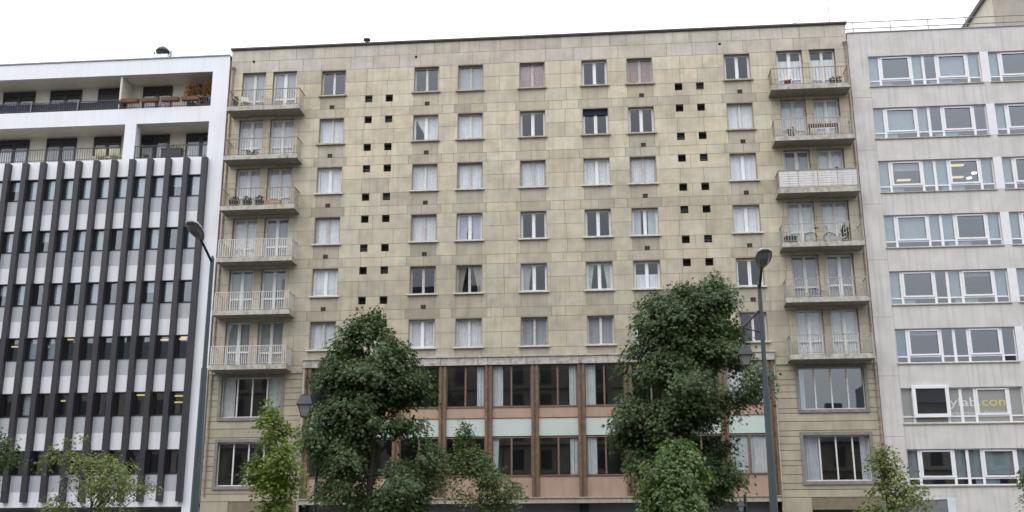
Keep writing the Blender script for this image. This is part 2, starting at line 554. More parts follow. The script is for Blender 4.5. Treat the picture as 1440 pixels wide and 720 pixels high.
# courses: lintel 27.15 | .76 .82 .72 .50 repeated
cz = [28.55, 27.88, 27.15]
while cz[-1] > 11.1:
    for h in (.76, .82, .72, .50):
        cz.append(cz[-1] - h)
cz = [z for z in cz if z > ZWING - .01] + [ZWING]
J = .009
srng = random.Random(3)
for k, (zt, zb) in enumerate(zip(cz[:-1], cz[1:])):
    if zt - zb < .05: continue
    inwin = (k - 2) % 4                                      # 0,1: beside the windows; 2,3: below the sill
    brk = {XL, XR}
    if k >= 2:
        for c, x in COLS.items():
            if inwin in (2,): brk |= {x - WW / 2 - .0, x + WW / 2 + .0}
            elif inwin == 3: brk |= {x - WW / 2 - .22, x + WW / 2 + .22}
            else: brk |= {x - WW / 2 - .02, x + WW / 2 + .02}
    brk = sorted(brk)
    js = [brk[0]]
    for a, b in zip(brk[:-1], brk[1:]):
        n = max(1, round((b - a) / srng.choice((1.15, 1.35, 1.55)) + (.25 if k % 2 else -.1)))
        off = [(i + srng.uniform(-.2, .2)) / n for i in range(1, n)]
        js += [a + (b - a) * o for o in off] + [b]
    for a, b in zip(js[:-1], js[1:]):
        t = srng.uniform(.92, 1.05)
        if srng.random() < .12: t *= .87
        w = srng.uniform(-.012, .03)
        cx = (a + b) / 2
        under = inwin >= 2 and k >= 2 and any(abs(cx - x) < WW / 2 for x in COLS.values())
        if under: t *= .82; w -= .008                         # soot run-off under each sill
        if k < 2: t *= .92; w -= .01                        # grey weathered parapet courses
        zm = (zt + zb) / 2
        t *= 1.07 if zm > 21 else (.97 if zm > 16 else .90)   # upper storeys tinted lighter, the stone below darker in steps
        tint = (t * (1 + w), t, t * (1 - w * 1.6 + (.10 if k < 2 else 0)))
        zz = zb
        if zb < ZCEN and -CW < cx < CW: zz = max(zb, ZCEN)
        if zt - zz < .05: continue
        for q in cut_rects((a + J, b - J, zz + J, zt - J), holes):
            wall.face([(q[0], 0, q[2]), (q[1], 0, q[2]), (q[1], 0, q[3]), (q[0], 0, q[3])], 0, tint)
cen = (-CW, CW, ZWING - 1, ZCEN)
grid_wall(wall, XL, XR, ZWING, ZTOP, .007, holes + [cen], 0, 1)
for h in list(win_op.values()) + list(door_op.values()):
    reveal(wall, *h, .0, .37, 0, (.66, .66, .66))  # reveals tinted dark: shade of the recess painted into the stone
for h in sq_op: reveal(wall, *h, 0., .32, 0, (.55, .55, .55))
# side returns, back and roof
wall.box(XL, XR, .31, 13, ZTOP - .3, ZTOP, 'b', 1)
wall.face([(XL, 0, 0), (XL, 13, 0), (XL, 13, ZTOP), (XL, 0, ZTOP)][::-1], 0, (.9, .9, .9))
wall.face([(XR, 0, 0), (XR, 13, 0), (XR, 13, ZTOP), (XR, 0, ZTOP)], 0, (.9, .9, .9))
wall.face([(XL, 13, 0), (XR, 13, 0), (XR, 13, ZTOP), (XL, 13, ZTOP)][::-1], 0, (.9, .9, .9))
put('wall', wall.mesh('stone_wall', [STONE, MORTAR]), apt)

# rusticated wings below the balconies: courses of uneven height with open grooves
steps = [.38, .43, .26, .34, .31, .50, .22, .40, .44, .27, .36, .30, .48, .24, .42, .40, .30, .36]
for xa, xb in ((XL, -CW - .1), (CW + .1, XR)):
    rw = MB()
    z = ZWING
    for s in steps:
        zb = max(z - s, 0)
        t = srng.uniform(.92, 1.05)
        for q in cut_rects((xa, xb, zb + .022, z - .006), bay_op + [(xa + 1.4, xb - .6, 0, 3.55)]):
            rw.face([(q[0], 0, q[2]), (q[1], 0, q[2]), (q[1], 0, q[3]), (q[0], 0, q[3])], 0, (t, t, t))
            rw.face([(q[0], 0, q[3]), (q[1], 0, q[3]), (q[1], .03, q[3]), (q[0], .03, q[3])], 0, (t, t, t))
            rw.face([(q[0], .03, q[2]), (q[1], .03, q[2]), (q[1], 0, q[2]), (q[0], 0, q[2])], 0, (t, t, t))
        z = zb
        if z <= 3.3: steps = steps[7:] + steps[:7]
        if z <= 0: break
    if z > 0: rw.face([(xa, 0, 0), (xa + 1.4, 0, 0), (xa + 1.4, 0, z), (xa, 0, z)], 0, (1, 1, 1))
    grid_wall(rw, xa, xb, 0, ZWING, .03, bay_op + [(xa + 1.4, xb - .6, 0, 3.55)], 0, 1)
    for h in bay_op:
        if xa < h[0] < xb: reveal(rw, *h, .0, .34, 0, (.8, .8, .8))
    putw('lower_wall', rw, [RUSTIC, MORTAR], apt)

# cornice, string course, band over the glazed front, ledge
put('cornice', MB().box(XL - .08, XR + .08, -.11, .6, ZTOP + .052, ZTOP + .135).box(XL - .02, XR + .02, -.06, .5, ZTOP, ZTOP + .05).mesh('cornice', CORN), apt)
for xa, xb in ((XL, -CW - .25), (CW + .25, XR)):
    putw('string_course', MB().box(xa, xb, -.07, -.002, ZWING - .06, ZWING + .24), TRIM, apt)
bd = MB()
for i in range(10):
    bd.box(-CW - .22 + i * 2.354, -CW - .22 + i * 2.354 + 2.34, -.16, .3, ZCEN - .38, ZCEN)
bd.box(-CW - .25, CW + .25, -.22, .3, ZCEN + .003, ZCEN + .07)
put('stone_band', bd.mesh('stone_band', BANDM), apt)
put('ledge', MB().box(-CW - .1, CW + .1, -.18, .3, 3.93, 4.16).box(-CW - .1, CW + .1, -.24, .3, 4.163, 4.21).mesh('ledge', TRIM), apt)

# rooms behind the glass
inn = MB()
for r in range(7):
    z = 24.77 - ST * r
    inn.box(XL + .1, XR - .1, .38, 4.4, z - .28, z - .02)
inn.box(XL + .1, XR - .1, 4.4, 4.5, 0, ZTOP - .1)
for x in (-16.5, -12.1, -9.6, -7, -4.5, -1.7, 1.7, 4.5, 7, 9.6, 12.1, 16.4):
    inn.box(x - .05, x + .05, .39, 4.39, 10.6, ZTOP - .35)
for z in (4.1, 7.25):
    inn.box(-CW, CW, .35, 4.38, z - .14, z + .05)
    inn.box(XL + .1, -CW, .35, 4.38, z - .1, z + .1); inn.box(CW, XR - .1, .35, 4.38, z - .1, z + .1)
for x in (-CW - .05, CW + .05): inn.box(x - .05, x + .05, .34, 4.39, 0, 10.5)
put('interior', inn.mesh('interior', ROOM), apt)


# ---- windows
def sash_frame(w, h, fr, st, mid, y0=0., y1=.055, rail=None, mb=None, bars=1):
    """outer frame, two leaves with stiles, a meeting stile; origin at the middle of the bottom"""
    mb = mb or MB()
    a, b = -w / 2, w / 2
    mb.box(a, a + fr, y0 + .012, y1, 0, h); mb.box(b - fr, b, y0 + .012, y1, 0, h)
    mb.box(a + fr, b - fr, y0 + .012, y1, h - fr, h); mb.box(a + fr, b - fr, y0 + .012, y1, 0, fr)
    for x0, x1 in ((a + fr + .003, -mid / 2), (mid / 2, b - fr - .003)):
        mb.box(x0, x0 + st, y0, y1 - .012, fr + .003, h - fr - .003); mb.box(x1 - st, x1, y0, y1 - .012, fr + .003, h - fr - .003)
        mb.box(x0 + st, x1 - st, y0, y1 - .012, fr + .003, fr + st); mb.box(x0 + st, x1 - st, y0, y1 - .012, h - fr - st, h - fr - .003)
        if rail: mb.box(x0 + st, x1 - st, y0 + .004, y1 - .016, rail - .045, rail + .045)
    mb.box(-mid / 2 + .001, mid / 2 - .001, y0 - .012, y1 - .01, fr + .002, h - fr - .002)
    return mb


FR_NEW = sash_frame(WW, WH, .055, .05, .07).mesh('window_frame', WHITEP)
FR_OLD = sash_frame(WW, WH, .04, .035, .05).mesh('window_frame_old', OLDWHITE)
FR_WOOD = sash_frame(WW, WH, .045, .04, .055).mesh('window_frame_wood', WOODF)
PANE = MB()
PANE.face([(-WW / 2 + .05, 0, .05), (WW / 2 - .05, 0, .05), (WW / 2 - .05, 0, WH - .05), (-WW / 2 + .05, 0, WH - .05)])
PANE = PANE.mesh('window_pane', GL_OLD)
SILL = MB().box(-WW / 2 - .12, WW / 2 + .12, -.13, .0, -.085, -.012).box(-WW / 2 + .004, WW / 2 - .004, .0, .27, -.03, .012).mesh('window_sill', TRIM)
SILLW = SILL.copy(); SILLW.materials.clear(); SILLW.materials.append(mat('pale_sill', (.56, .55, .50), .8, var=.2, scale=6, streak=.2))
HW = WW / 2


def drape(kind):
    """list of (mesh builder, material) at local coordinates, window centre bottom"""
    R = rnd
    full = lambda m, z0=.02, z1=WH + .05: [(pleats(-HW, HW, z0, z1, 0, .014, R.uniform(.12, .2)), m)]
    if kind == 'n': return []
    if kind == 's': return full(SHEER)
    if kind == 'l': return full(LACE)
    if kind == 'g': return full(C_GREY)
    if kind == 'p': return full(C_PINK)
    if kind == 'o': return full(C_PEACH)
    if kind == 'u': return [(pleats(-HW, 0, .1, WH, 0, tie=(.75, 'l')), C_PURP), (pleats(0, HW, .1, WH, 0, tie=(.8, 'r')), C_PURP)]
    if kind == 't': return [(pleats(-HW, -.25, 0, WH, 0, tie=(.6, 'l')), C_TEAL), (pleats(.2, HW, 0, WH, 0, tie=(.65, 'r')), C_TEAL)]
    if kind == 'T': return [(pleats(-HW, -.2, 0, WH, 0), C_TEAL), (pleats(.15, HW, 0, WH, 0), C_TEAL)]
    if kind == 'c': return [(pleats(-HW, -.15, 0, WH, 0, tie=(.55, 'l')), C_CREAM), (pleats(.15, HW, 0, WH, 0, tie=(.5, 'r')), C_CREAM)]
    if kind == 'q': return [(pleats(-HW, -.1, 0, WH, 0, tie=(.7, 'l')), C_GREY)]
    if kind == 'h': return [(pleats(-HW, HW, 0, WH * .55, 0), SHEER)]
    if kind == 'x': return [(pleats(-HW, 0, .25, WH, 0, tie=(.2, 'r')), SHEER), (pleats(.02, HW, 0, WH, 0), SHEER)]
    if kind == 'v': return [(pleats(-HW, -.03, 0, WH, 0, tie=(.72, 'l')), SHEER), (pleats(-.03, HW, 0, WH, 0, tie=(.75, 'r')), SHEER)]
    if kind == 'b': return [(pleats(-HW, HW, WH * .78, WH + .02, -.16, .01, .4), C_BLUE)]
    return []


CURT = ['nngpnon', 'sxsnbns', 'slslllS', 'slunnTs', 'sncqthn', 'slsggnn']
CURT[2] = 'slsllls'
STYLE = ['oowwnwn', 'ononnno', 'nowwnwn', 'wwnnnnn', 'nwwnnnn', 'wnowono']
for ri in range(6):
    for ci, c in enumerate('ABCDEFG'):
        a, b, z0, z1 = win_op[c, ri]
        x = COLS[c]
        fm = {'n': FR_NEW, 'o': FR_OLD, 'w': FR_WOOD}[STYLE[ri][ci]]
        w = put('window', fm, apt, (x, .24, z0))
        put('pane', PANE, w, (x, .265, z0))
        put('sill', SILL if ri < 2 else SILLW, w, (x, 0, z0))
        dr = drape(CURT[ri][ci])
        for mb, m in dr:
            put('curtain', mb.mesh('curtain', m), w, (x, .335, z0))

# ---- french doors
DW, DH = 1.32, 2.43
DFR = sash_frame(DW, DH, .05, .05, .075, rail=.86).mesh('door_frame', WHITEP)
DFRO = sash_frame(DW, DH, .045, .045, .06, rail=.80).mesh('door_frame_old', OLDWHITE)
DPANE = MB()
DPANE.face([(-DW / 2 + .05, 0, .05), (DW / 2 - .05, 0, .05), (DW / 2 - .05, 0, DH - .05), (-DW / 2 + .05, 0, DH - .05)])
DPANE = DPANE.mesh('door_pane', GL_OLD)
DC = ['gg', 'ss', 'ss', 'sg', 'gg', 'gg'], ['hh', 'ss', 'gs', 'ss', 'gg', 'ss']
for i, (a, b) in enumerate(DX):
    for r in range(6):
        z0 = 24.77 - ST * r
        x = (a + b) / 2
        d = put('french_door', DFR if (i + r) % 3 else DFRO, apt, (x, .24, z0))
        put('pane', DPANE, d, (x, .265, z0))
        k = DC[i // 2][r][i % 2]
        if k in 'gsh':
            mb = pleats(-DW / 2, DW / 2, .02, DH * (.8 if k == 'h' else 1), 0, .014, rnd.uniform(.12, .2))
            put('curtain', mb.mesh('curtain', C_GREY if k == 'g' else SHEER), d, (x, .335, z0))

# ---- square loggia openings of the stairs and small air vents
VB = MB()
VB.box(-.199, .199, .30, .33, 0, .4, mi=0)
for k in range(4): VB.box(-.19, .19, .2, .24, .05 + k * .09, .07 + k * .09, mi=1)
VB = VB.mesh('vent_opening', [GAP, STEEL])
VB2 = MB().box(-.199, .199, .30, .33, 0, .4).mesh('vent_opening_dark', GAP)
for i, (a, b, z0, z1) in enumerate(sq_op):
    put('ventilation_opening', VB if i % 3 == 0 else VB2, apt, ((a + b) / 2, 0, z0))
AV = MB()
AV.box(-.13, .13, -.012, -.001, 0, .22, mi=1)
for sx in (-.112, .008):
    for sz in (.014, .116): AV.box(sx, sx + .104, -.016, -.013, sz, sz + .09, mi=0)
AV = AV.mesh('air_vent', [GAP, mat('vent_brick', (.17, .12, .085), .9)])
for c in 'ABFG':
    for r in range(6):
        put('air_vent', AV, apt, (COLS[c] + (.06 if c != 'A' else -.02), 0, 24.85 - ST * r))
dh = MB()
for x, z in ((-15.4, 27.85), (-6.33, 27.73), (10.02, 27.73)):
    dh.tube((x, -.004, z), (x, -.02, z), .075, n=12)
put('drain_outlet', dh.mesh('drain_outlet', GAP), apt)


# ---- balconies
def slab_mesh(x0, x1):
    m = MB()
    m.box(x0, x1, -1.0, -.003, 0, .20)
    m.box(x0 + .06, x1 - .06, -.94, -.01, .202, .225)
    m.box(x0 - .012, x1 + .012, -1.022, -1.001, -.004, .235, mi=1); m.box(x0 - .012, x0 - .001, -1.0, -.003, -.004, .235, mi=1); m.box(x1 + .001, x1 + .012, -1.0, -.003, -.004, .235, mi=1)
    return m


def railing(x0, x1, h, top_r, bal_w, gap, m_bal):
    """top rail, bottom rail and balusters round three sides, z from slab top"""
    m = MB()
    y = -.95
    for z, r in ((h, top_r), (.09, .012)):
        m.box(x0, x1, y - r, y + r, z - r, z + r)
        m.box(x0 - r, x0 + r, y + r, -.004, z - r, z + r); m.box(x1 - r, x1 + r, y + r, -.004, z - r, z + r)
    n = int((x1 - x0) / gap)
    for i in range(n + 1):
        x = x0 + (x1 - x0) * i / n
        w = bal_w if i % 7 else bal_w + .006
        m.box(x - w, x + w, y - .008, y + .008, 0 if i % 7 == 0 else .1, h - top_r)
    for xx in (x0, x1):
        for j in range(1, 8):
            yy = y + j * .118
            m.box(xx - .007, xx + .007, yy - bal_w, yy + bal_w, .1, h - top_r)
    return m


BX = (-16.36, -12.38), (12.38, 16.36)
RSPEC = [  # per row: left then right -> material, baluster half width, gap
    [(RUSTRAIL, .008, .13), (RUSTRAIL, .008, .14), (RUSTRAIL, .009, .125), (CREAMRAIL, .019, .12), (CREAMRAIL, .014, .115), (CREAMRAIL, .014, .105)],
    [(RUSTRAIL, .009, .16), (GREYRAIL, .02, .115), None, (GREYRAIL, .013, .125), (GREYRAIL, .013, .125), (GREYRAIL, .015, .11)]]
for side, (x0, x1) in enumerate(BX):
    for r in range(6):
        zb = 24.54 - ST * r
        xm = (x0 + x1) / 2
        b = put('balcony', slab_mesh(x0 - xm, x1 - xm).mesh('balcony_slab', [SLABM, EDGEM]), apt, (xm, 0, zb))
        sp = RSPEC[side][r]
        zt = zb + .226
        if sp:
            m_, w_, g_ = sp
            put('railing', railing(x0 - xm + .06, x1 - xm - .06, .97, .018, w_, g_, m_).mesh('balcony_railing', [m_]), b, (xm, 0, zt))
        else:
            s = MB()                                          # square mesh screen
            ya = -.95
            s.box(x0 - xm + .06, x1 - xm - .06, ya + .012, ya + .02, .03, .97)
            k = x0 - xm + .06
            while k < x1 - xm - .05:
                s.box(k - .006, k + .006, ya, ya + .011, .03, .97); k += .13
            for q in range(8): s.box(x0 - xm + .06, x1 - xm - .06, ya - .004, ya + .008, .04 + q * .125, .056 + q * .125)
            put('screen', s.mesh('mesh_screen', [MESHW]), b, (xm, 0, zt))
            t = railing(x0 - xm + .06, x1 - xm - .06, .985, .02, .01, .9, DARKRAIL)
            put('railing', t.mesh('balcony_railing', [RUSTRAIL]), b, (xm, 0, zt))
        if not (side == 0 and r < 2):
            xe = x1 - .075 if side == 0 else x0 + .075
            put('side_panel', MB().box(-.008, .008, -.93, -.08, .12, .93).mesh('side_panel', PANELW), b, (xe, 0, zt))
        if side == 1 and r in (5,):
            put('side_panel', MB().box(-.008, .008, -.93, -.08, .12, .93).mesh('side_panel', PANELW), b, (x1 - .075, 0, zt))

# ---- downpipes
for xs in (-16.5, 16.5):
    dp = MB()
    dp.path([(xs, -.07, 27.3), (xs, -.07, 4.4)], .045, 8)
    dp.tube((xs, -.07, 27.28), (xs, -.07, 27.5), .05, .13, 8)
    put('downpipe', dp.mesh('downpipe', [mat('rusty_pipe', (.26, .20, .16), .7, var=.4, scale=6)]), apt)
put('downpipe', MB().path([(CW + .16, -.06, 10.4), (CW + .16, -.06, 3.2)], .04, 8).mesh('downpipe', TRIM), apt)
put('downpipe', MB().path([(-CW - .16, -.06, 10.9), (-CW - .16, -.06, 3.2)], .07, 8).mesh('downpipe', TRIM), apt)

# ---- glazed two-storey front
for i in range(11):
    x = (i - 5) * 2.3
    p = MB()
    for s in (-1, 1): p.box(x + s * .115 - .06, x + s * .115 + .06, -.10, .2, 4.21, ZCEN - .383)
    p.box(x - .055, x + .055, -.03, .15, 4.21, ZCEN - .384)
    putw('pilaster', p, BROWN, apt)
zt = ZCEN - .385
UPZ, LOZ = (8.60, zt), (5.24, 7.12)
CUW = {0: ['r'], 2: ['n'], 3: ['r'], 4: ['l'], 5: ['r'], 6: ['l'], 7: ['n'], 8: ['n'], 9: ['f'], 1: ['l']}
CLW = {0: 'r', 1: 'l', 2: 'n', 3: 'n', 4: 'L', 5: 'r', 6: 'l', 7: 'n', 8: 'n', 9: 'f'}
for i in range(10):
    xa, xb = (i - 5) * 2.3 + .18, (i - 4) * 2.3 - .18
    xm = (xa + xb) / 2
    w = xb - xa
    for j, (z0, z1) in enumerate((UPZ, LOZ)):
        f = MB()
        h = z1 - z0
        f.box(-w / 2, w / 2, .0, .09, 0, .05); f.box(-w / 2, w / 2, .0, .09, h - .05, h)
        f.box(-w / 2, -w / 2 + .04, .004, .086, .051, h - .051); f.box(w / 2 - .04, w / 2, .004, .086, .051, h - .051)
        f.box(-.06, .02, -.006, .085, .051, h - .051)
        fo = put('window', f.mesh('front_window_frame', BROWNL), apt, (xm, .03, z0))
        g = MB(); g.face([(-w / 2 + .04, 0, .05), (w / 2 - .04, 0, .05), (w / 2 - .04, 0, h - .05), (-w / 2 + .04, 0, h - .05)])
        put('pane', g.mesh('front_pane', GL_DARK), fo, (xm, .075, z0))
        k = CUW[i][0] if j == 0 else CLW[i]
        if k == 'r': segs = [(w / 2 - .42, w / 2 - .02)]
        elif k == 'l': segs = [(-w / 2 + .02, -w / 2 + .52)]
        elif k == 'L': segs = [(-w / 2 + .02, -w / 2 + .33)]
        elif k == 'f': segs = [(-w / 2 + .02, -.02), (.04, w / 2 - .02)]
        else: segs = []
        for s0, s1 in segs:
            put('curtain', pleats(s0, s1, .04, h - .04, 0, .03, .14, tie=(.8, 'l') if k == 'L' else None).mesh('drape', C_WHITE), fo, (xm, .17, z0))
    for nm, z0, z1, m in (('lower_panel', 4.225, 5.19, PINK), ('apron_panel', 8.07, 8.56, PINK), ('spandrel_panel', 7.17, 8.03, PALE)):
        f = MB()
        f.box(xa + .002, xb - .002, .03, .2, z0, z1, mi=0)
        f.box(xa, xb, .0, .21, z1 + .003, z1 + .037, mi=1)
        putw(nm, f, [m, BROWN], apt)
# ground floor under the ledge
sh = MB()
sh.box(-CW, CW, .6, .8, 3.2, 3.925, mi=0)
for k in range(6): sh.box(-CW + k * 4.62 - .2, -CW + k * 4.62 + .2, .3, .9, 0.13, 3.92, mi=1)
sh.box(-CW, CW, .9, 1., .13, 3.2, mi=2)
sh.box(XL + .1, -CW - .3, 1., 1.1, .13, 3.6, mi=2); sh.box(CW + .3, XR - .1, 1., 1.1, .13, 3.6, mi=2)
put('shopfront', sh.mesh('shopfront', [SHOPG, GAP, ROOMD]), apt)
# ---- large windows in the wings
for k, (a, b, z0, z1) in enumerate(bay_op):
    w, h = b - a, z1 - z0
    xm = (a + b) / 2
    f = MB()
    for q in ((-w / 2 - .14, w / 2 + .14, h, h + .15), (-w / 2 - .14, w / 2 + .14, -.16, 0)): f.box(q[0], q[1], -.07, -.002, q[2], q[3])
    f.box(-w / 2 - .14, -w / 2, -.07, -.002, .001, h - .001); f.box(w / 2, w / 2 + .14, -.07, -.002, .001, h - .001)
    o = put('bay_window', f.mesh('window_surround', GREYSTONE), apt, (xm, 0, z0))
    fr = MB()
    fr.box(-w / 2, w / 2, .18, .25, 0, .07); fr.box(-w / 2, w / 2, .18, .25, h - .06, h)
    n = 4
    for q in range(n + 1):
        xx = -w / 2 + w * q / n
        fr.box(max(-w / 2, xx - .035), min(w / 2, xx + .035), .175, .245, .071, h - .061)
    put('frame', fr.mesh('bay_frame', OLDWHITE), o, (xm, 0, z0))
    g = MB(); g.face([(-w / 2 + .03, .22, .06), (w / 2 - .03, .22, .06), (w / 2 - .03, .22, h - .05), (-w / 2 + .03, .22, h - .05)])
    put('pane', g.mesh('bay_pane', GL_DARK if k != 1 else GL_OFF), o, (xm, 0, z0))
    if k == 0:
        for s0, s1 in ((-w / 2 + .02, -w / 2 + .62), (w / 2 - .75, w / 2 - .02)):
            put('curtain', pleats(s0, s1, 0, h, 0, .02, .3).mesh('blind', C_WHITE), o, (xm, .32, z0))
    if k == 3:
        for s0, s1 in ((-w / 2 + .02, -w / 2 + .75), (w / 2 - .4, w / 2 - .02)):
            put('curtain', pleats(s0, s1, 0, h, 0, .04, .13).mesh('drape', SHEER), o, (xm, .32, z0))
    if k == 1:
        put('curtain', pleats(-w / 2 + .02, -w / 2 + .3, 0, h, 0, .03, .13).mesh('drape', SHEER), o, (xm, .32, z0))

# ================================================================== the white office block (left)
off = empty('white_office_building', (-25, 0, .13), 'white office block with tall dark vertical fins and two recessed balcony floors', 'building')
LX0, LX1 = -34.0, XL - .1
LT = 28.28
FC = [-17.70 - 1.0065 * k for k in range(16)]
log = [(LX0 + .3, -17.69, 25.33, 27.37), (LX0 + .3, -17.69, 22.37, 24.42)]
wtop = lambda k: 21.37 - 2.93 * k
bay = []
for k in range(6):
    for i in range(15):
        bay.append((FC[i + 1] + .14, FC[i] - .14, wtop(k) - 2.02, wtop(k)))
lw = MB()
grid_wall(lw, LX0, LX1, 3.90, LT, 0, bay + log, 0)
for h in bay: reveal(lw, *h, 0, .3, 0)
lw.face([(LX1, 0, .13), (LX1, 12, .13), (LX1, 12, LT), (LX1, 0, LT)])
lw.face([(LX0, 12, .13), (LX0, 0, .13), (LX0, 0, LT), (LX0, 12, LT)])
lw.box(LX0, LX1, .0, 12, LT - .25, LT - .002, 'f')
lw.box(-17.6, LX1 - .001, .001, 1, .13, 3.899)
lw.box(LX0, LX1, .001, 1.2, 3.897, 4.0, 'tf')
lw.box(-22.43, -21.79, -.002, .55, 22.371, 24.419)           # the column of the lower recess
put('wall', lw.mesh('white_wall', WHITE), off)
put('coping', MB().box(LX0, LX1 - .02, -.05, .35, LT, LT + .07).mesh('coping', METALG), off)
# recesses
for a, b, z0, z1 in log:
    m = MB()
    D = 1.5
    m.face([(a, D, z0), (b, D, z0), (b, D, z1), (a, D, z1)])
    reveal(m, a, b, z0, z1, .001, D, 0)
    putw('loggia', m, BEIGE, off)
LW = [[(-30.6, -28.68), (-27.78, -25.9), (-24.93, -23.33), (-22.28, -20.56), (-19.6, -17.75)],
      [(-30.45, -28.68), (-27.66, -25.9), (-24.88, -23.3), (-22.13, -20.48), (-19.53, -17.75)]]
for q, (a, b, z0, z1) in enumerate(log):
    for wi, (xa, xb) in enumerate(LW[q]):
        top = 27.28 if q == 0 else 24.33
        bot = z0 + .02 if not (q == 1 and wi == 2) else z0 + .85
        w, h = xb - xa, top - bot
        f = MB()
        f.box(-w / 2, w / 2, -.07, -.005, h - .30, h)
        f.box(-w / 2, -w / 2 + .09, -.06, -.005, 0, h - .301); f.box(w / 2 - .09, w / 2, -.06, -.005, 0, h - .301)
        f.box(-.10, .10, -.055, -.005, 0, h - .301)
        f.box(-w / 2 + .09, w / 2 - .09, -.05, -.005, 0, .09)
        if (q, wi) == (0, 2): f.box(-w / 2 + .09, w / 2 - .09, -.04, -.005, .6, h - .301)
        o = put('terrace_door', f.mesh('terrace_door', DARKF), off, ((xa + xb) / 2, 1.5, bot))
        g = MB(); g.face([(-w / 2 + .05, -.022, .02), (w / 2 - .05, -.022, .02), (w / 2 - .05, -.022, h - .28), (-w / 2 + .05, -.022, h - .28)])
        put('pane', g.mesh('terrace_pane', GL_DARK), o, ((xa + xb) / 2, 1.5, bot))
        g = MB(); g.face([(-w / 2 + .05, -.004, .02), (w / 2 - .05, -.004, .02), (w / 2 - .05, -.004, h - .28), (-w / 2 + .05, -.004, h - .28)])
        put('blind', g.mesh('dark_room', GAP), o, ((xa + xb) / 2, 1.5, bot))  # no blind: black sheet standing in for the unlit room behind the glass
        if (q, wi) in ((0, 0), (0, 1), (1, 0), (1, 3), (1, 4), (0, 3), (1, 1)):
            hh = h * (.45 if q == 0 and wi < 2 else .62)
            s1 = w / 2 - .1 if (q, wi) != (0, 3) else 0
            put('curtain', pleats(-w / 2 + .1, s1, .05, hh, -.013, .004, .2).mesh('net_curtain', C_GREY if q == 0 or wi == 1 else SHEER), o, ((xa + xb) / 2, 1.5, bot))
put('divider', MB().box(-23.0, -22.9, .12, 1.49, 25.34, 27.36).mesh('divider', BEIGE), off)


def bar_rail(x0, x1, h, gap, r=.012):
    m = MB()
    m.box(x0, x1, -.02, .02, h - .025, h + .015); m.box(x0, x1, -.012, .012, .08, .105)
    n = int((x1 - x0) / gap)
    for i in range(n + 1):
        x = x0 + (x1 - x0) * i / n
        rr = r if i % 18 else .024
        m.box(x - rr * .7, x + rr * .7, -.01, .01, .0, h - .026)
    return m


r1 = putw('railing', bar_rail(LX0 + .32, -17.7, .57, .135), DARKRAIL, off)
r1.location.z = 25.34 - .13; r1.location.y = .06
r2 = putw('railing', bar_rail(LX0 + .32, -17.7, .74, .135), DARKRAIL, off)
r2.location.z = 22.38 - .13; r2.location.y = .06
fs = MB()
n = 90
xs_ = np.linspace(LX0 + .35, -22.5, n)
pts_ = [(x, -.0 + .018 * math.sin(x * 5.1) + .012 * math.sin(x * 13), .53 + .015 * math.sin(x * 3.1)) for x in xs_]
for (xa, ya, za), (xb, yb, zb_) in zip(pts_[:-1], pts_[1:]):
    fs.face([(xa, ya, .03), (xb, yb, .03), (xb, yb * .3 - .0, zb_), (xa, ya * .3, za)])
fo = putw('fabric_screen', fs, NAVY, off)
fo.location = (fo.location.x, .11, 25.36 - .13)
for x in (-25.27, -27.98, -30.7):
    put('rail_post', MB().box(-.03, .03, -.03, .0, 0, .62).mesh('rail_post', STEEL), off, (x, .0, 25.34))
# fins
FIN = MB()
FIN.box(-.14, .14, -.30, -.001, 0, 18.12)
FIN = FIN.mesh('fin', FINM)
for x in FC: put('fin', FIN, off, (x, 0, 4.14))
# bays: window, pane, panel
bw = 1.0065 - .28
BH, PH = 1.2, .80
wf = MB()
wf.box(-bw / 2, -bw / 2 + .09, .10, .17, 0, BH); wf.box(bw / 2 - .05, bw / 2, .10, .17, 0, BH)
wf.box(-bw / 2 + .12, bw / 2 - .05, .10, .17, BH - .07, BH); wf.box(-bw / 2 + .12, bw / 2 - .05, .10, .17, 0, .055)
wf.box(-bw / 2, bw / 2, .0, .099, BH - .05, BH - .001); wf.box(-bw / 2, -bw / 2 + .02, -.0, .099, 0, BH - .051); wf.box(bw / 2 - .02, bw / 2, -.0, .099, 0, BH - .051)
wf.box(-bw / 2, bw / 2, .0, .10, -.03, -.001)
wf = wf.mesh('office_window_frame', DARKF)
wg = MB(); wg.face([(-bw / 2 + .1, .14, .04), (bw / 2 - .04, .14, .04), (bw / 2 - .04, .14, BH - .05), (-bw / 2 + .1, .14, BH - .05)])
wg = wg.mesh('office_pane', GL_LEFT)
gp = MB(); gp.box(-bw / 2 + .001, bw / 2 - .001, .03, .1, 0, PH); gp.box(-bw / 2 + .001, bw / 2 - .001, -.012, .1, -.05, -.002)
gp = gp.mesh('grey_spandrel', [GREYP])
brng = random.Random(5)
BL = cloth('office_blind', (.80, .84, .88))
for k in range(6):
    for i in range(15):
        x = (FC[i] + FC[i + 1]) / 2
        zt_ = wtop(k)
        w = put('window', wf, off, (x, 0, zt_ - BH))
        put('pane', wg, w, (x, 0, zt_ - BH))
        if k < 2 and brng.random() < .93 or k == 2 and brng.random() < .5 or brng.random() < .12:
            hh = brng.choice((.6, 1.1, 1.1, 1.1))
            put('blind', MB().box(-bw / 2 + .1, bw / 2 - .04, .22, .23, BH - hh, BH).mesh('roller_blind', BL), w, (x, 0, zt_ - BH))
        put('spandrel_panel', gp, off, (x, 0, zt_ - 2.02 + .02))
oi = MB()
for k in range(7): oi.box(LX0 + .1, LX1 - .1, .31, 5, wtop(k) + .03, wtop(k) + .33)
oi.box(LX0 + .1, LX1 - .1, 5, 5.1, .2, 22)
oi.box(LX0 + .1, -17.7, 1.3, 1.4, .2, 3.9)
for x in (-31, -27.5, -24.2, -20.2): oi.box(x - .05, x + .05, 1.2, 4.98, 4, 21.5)
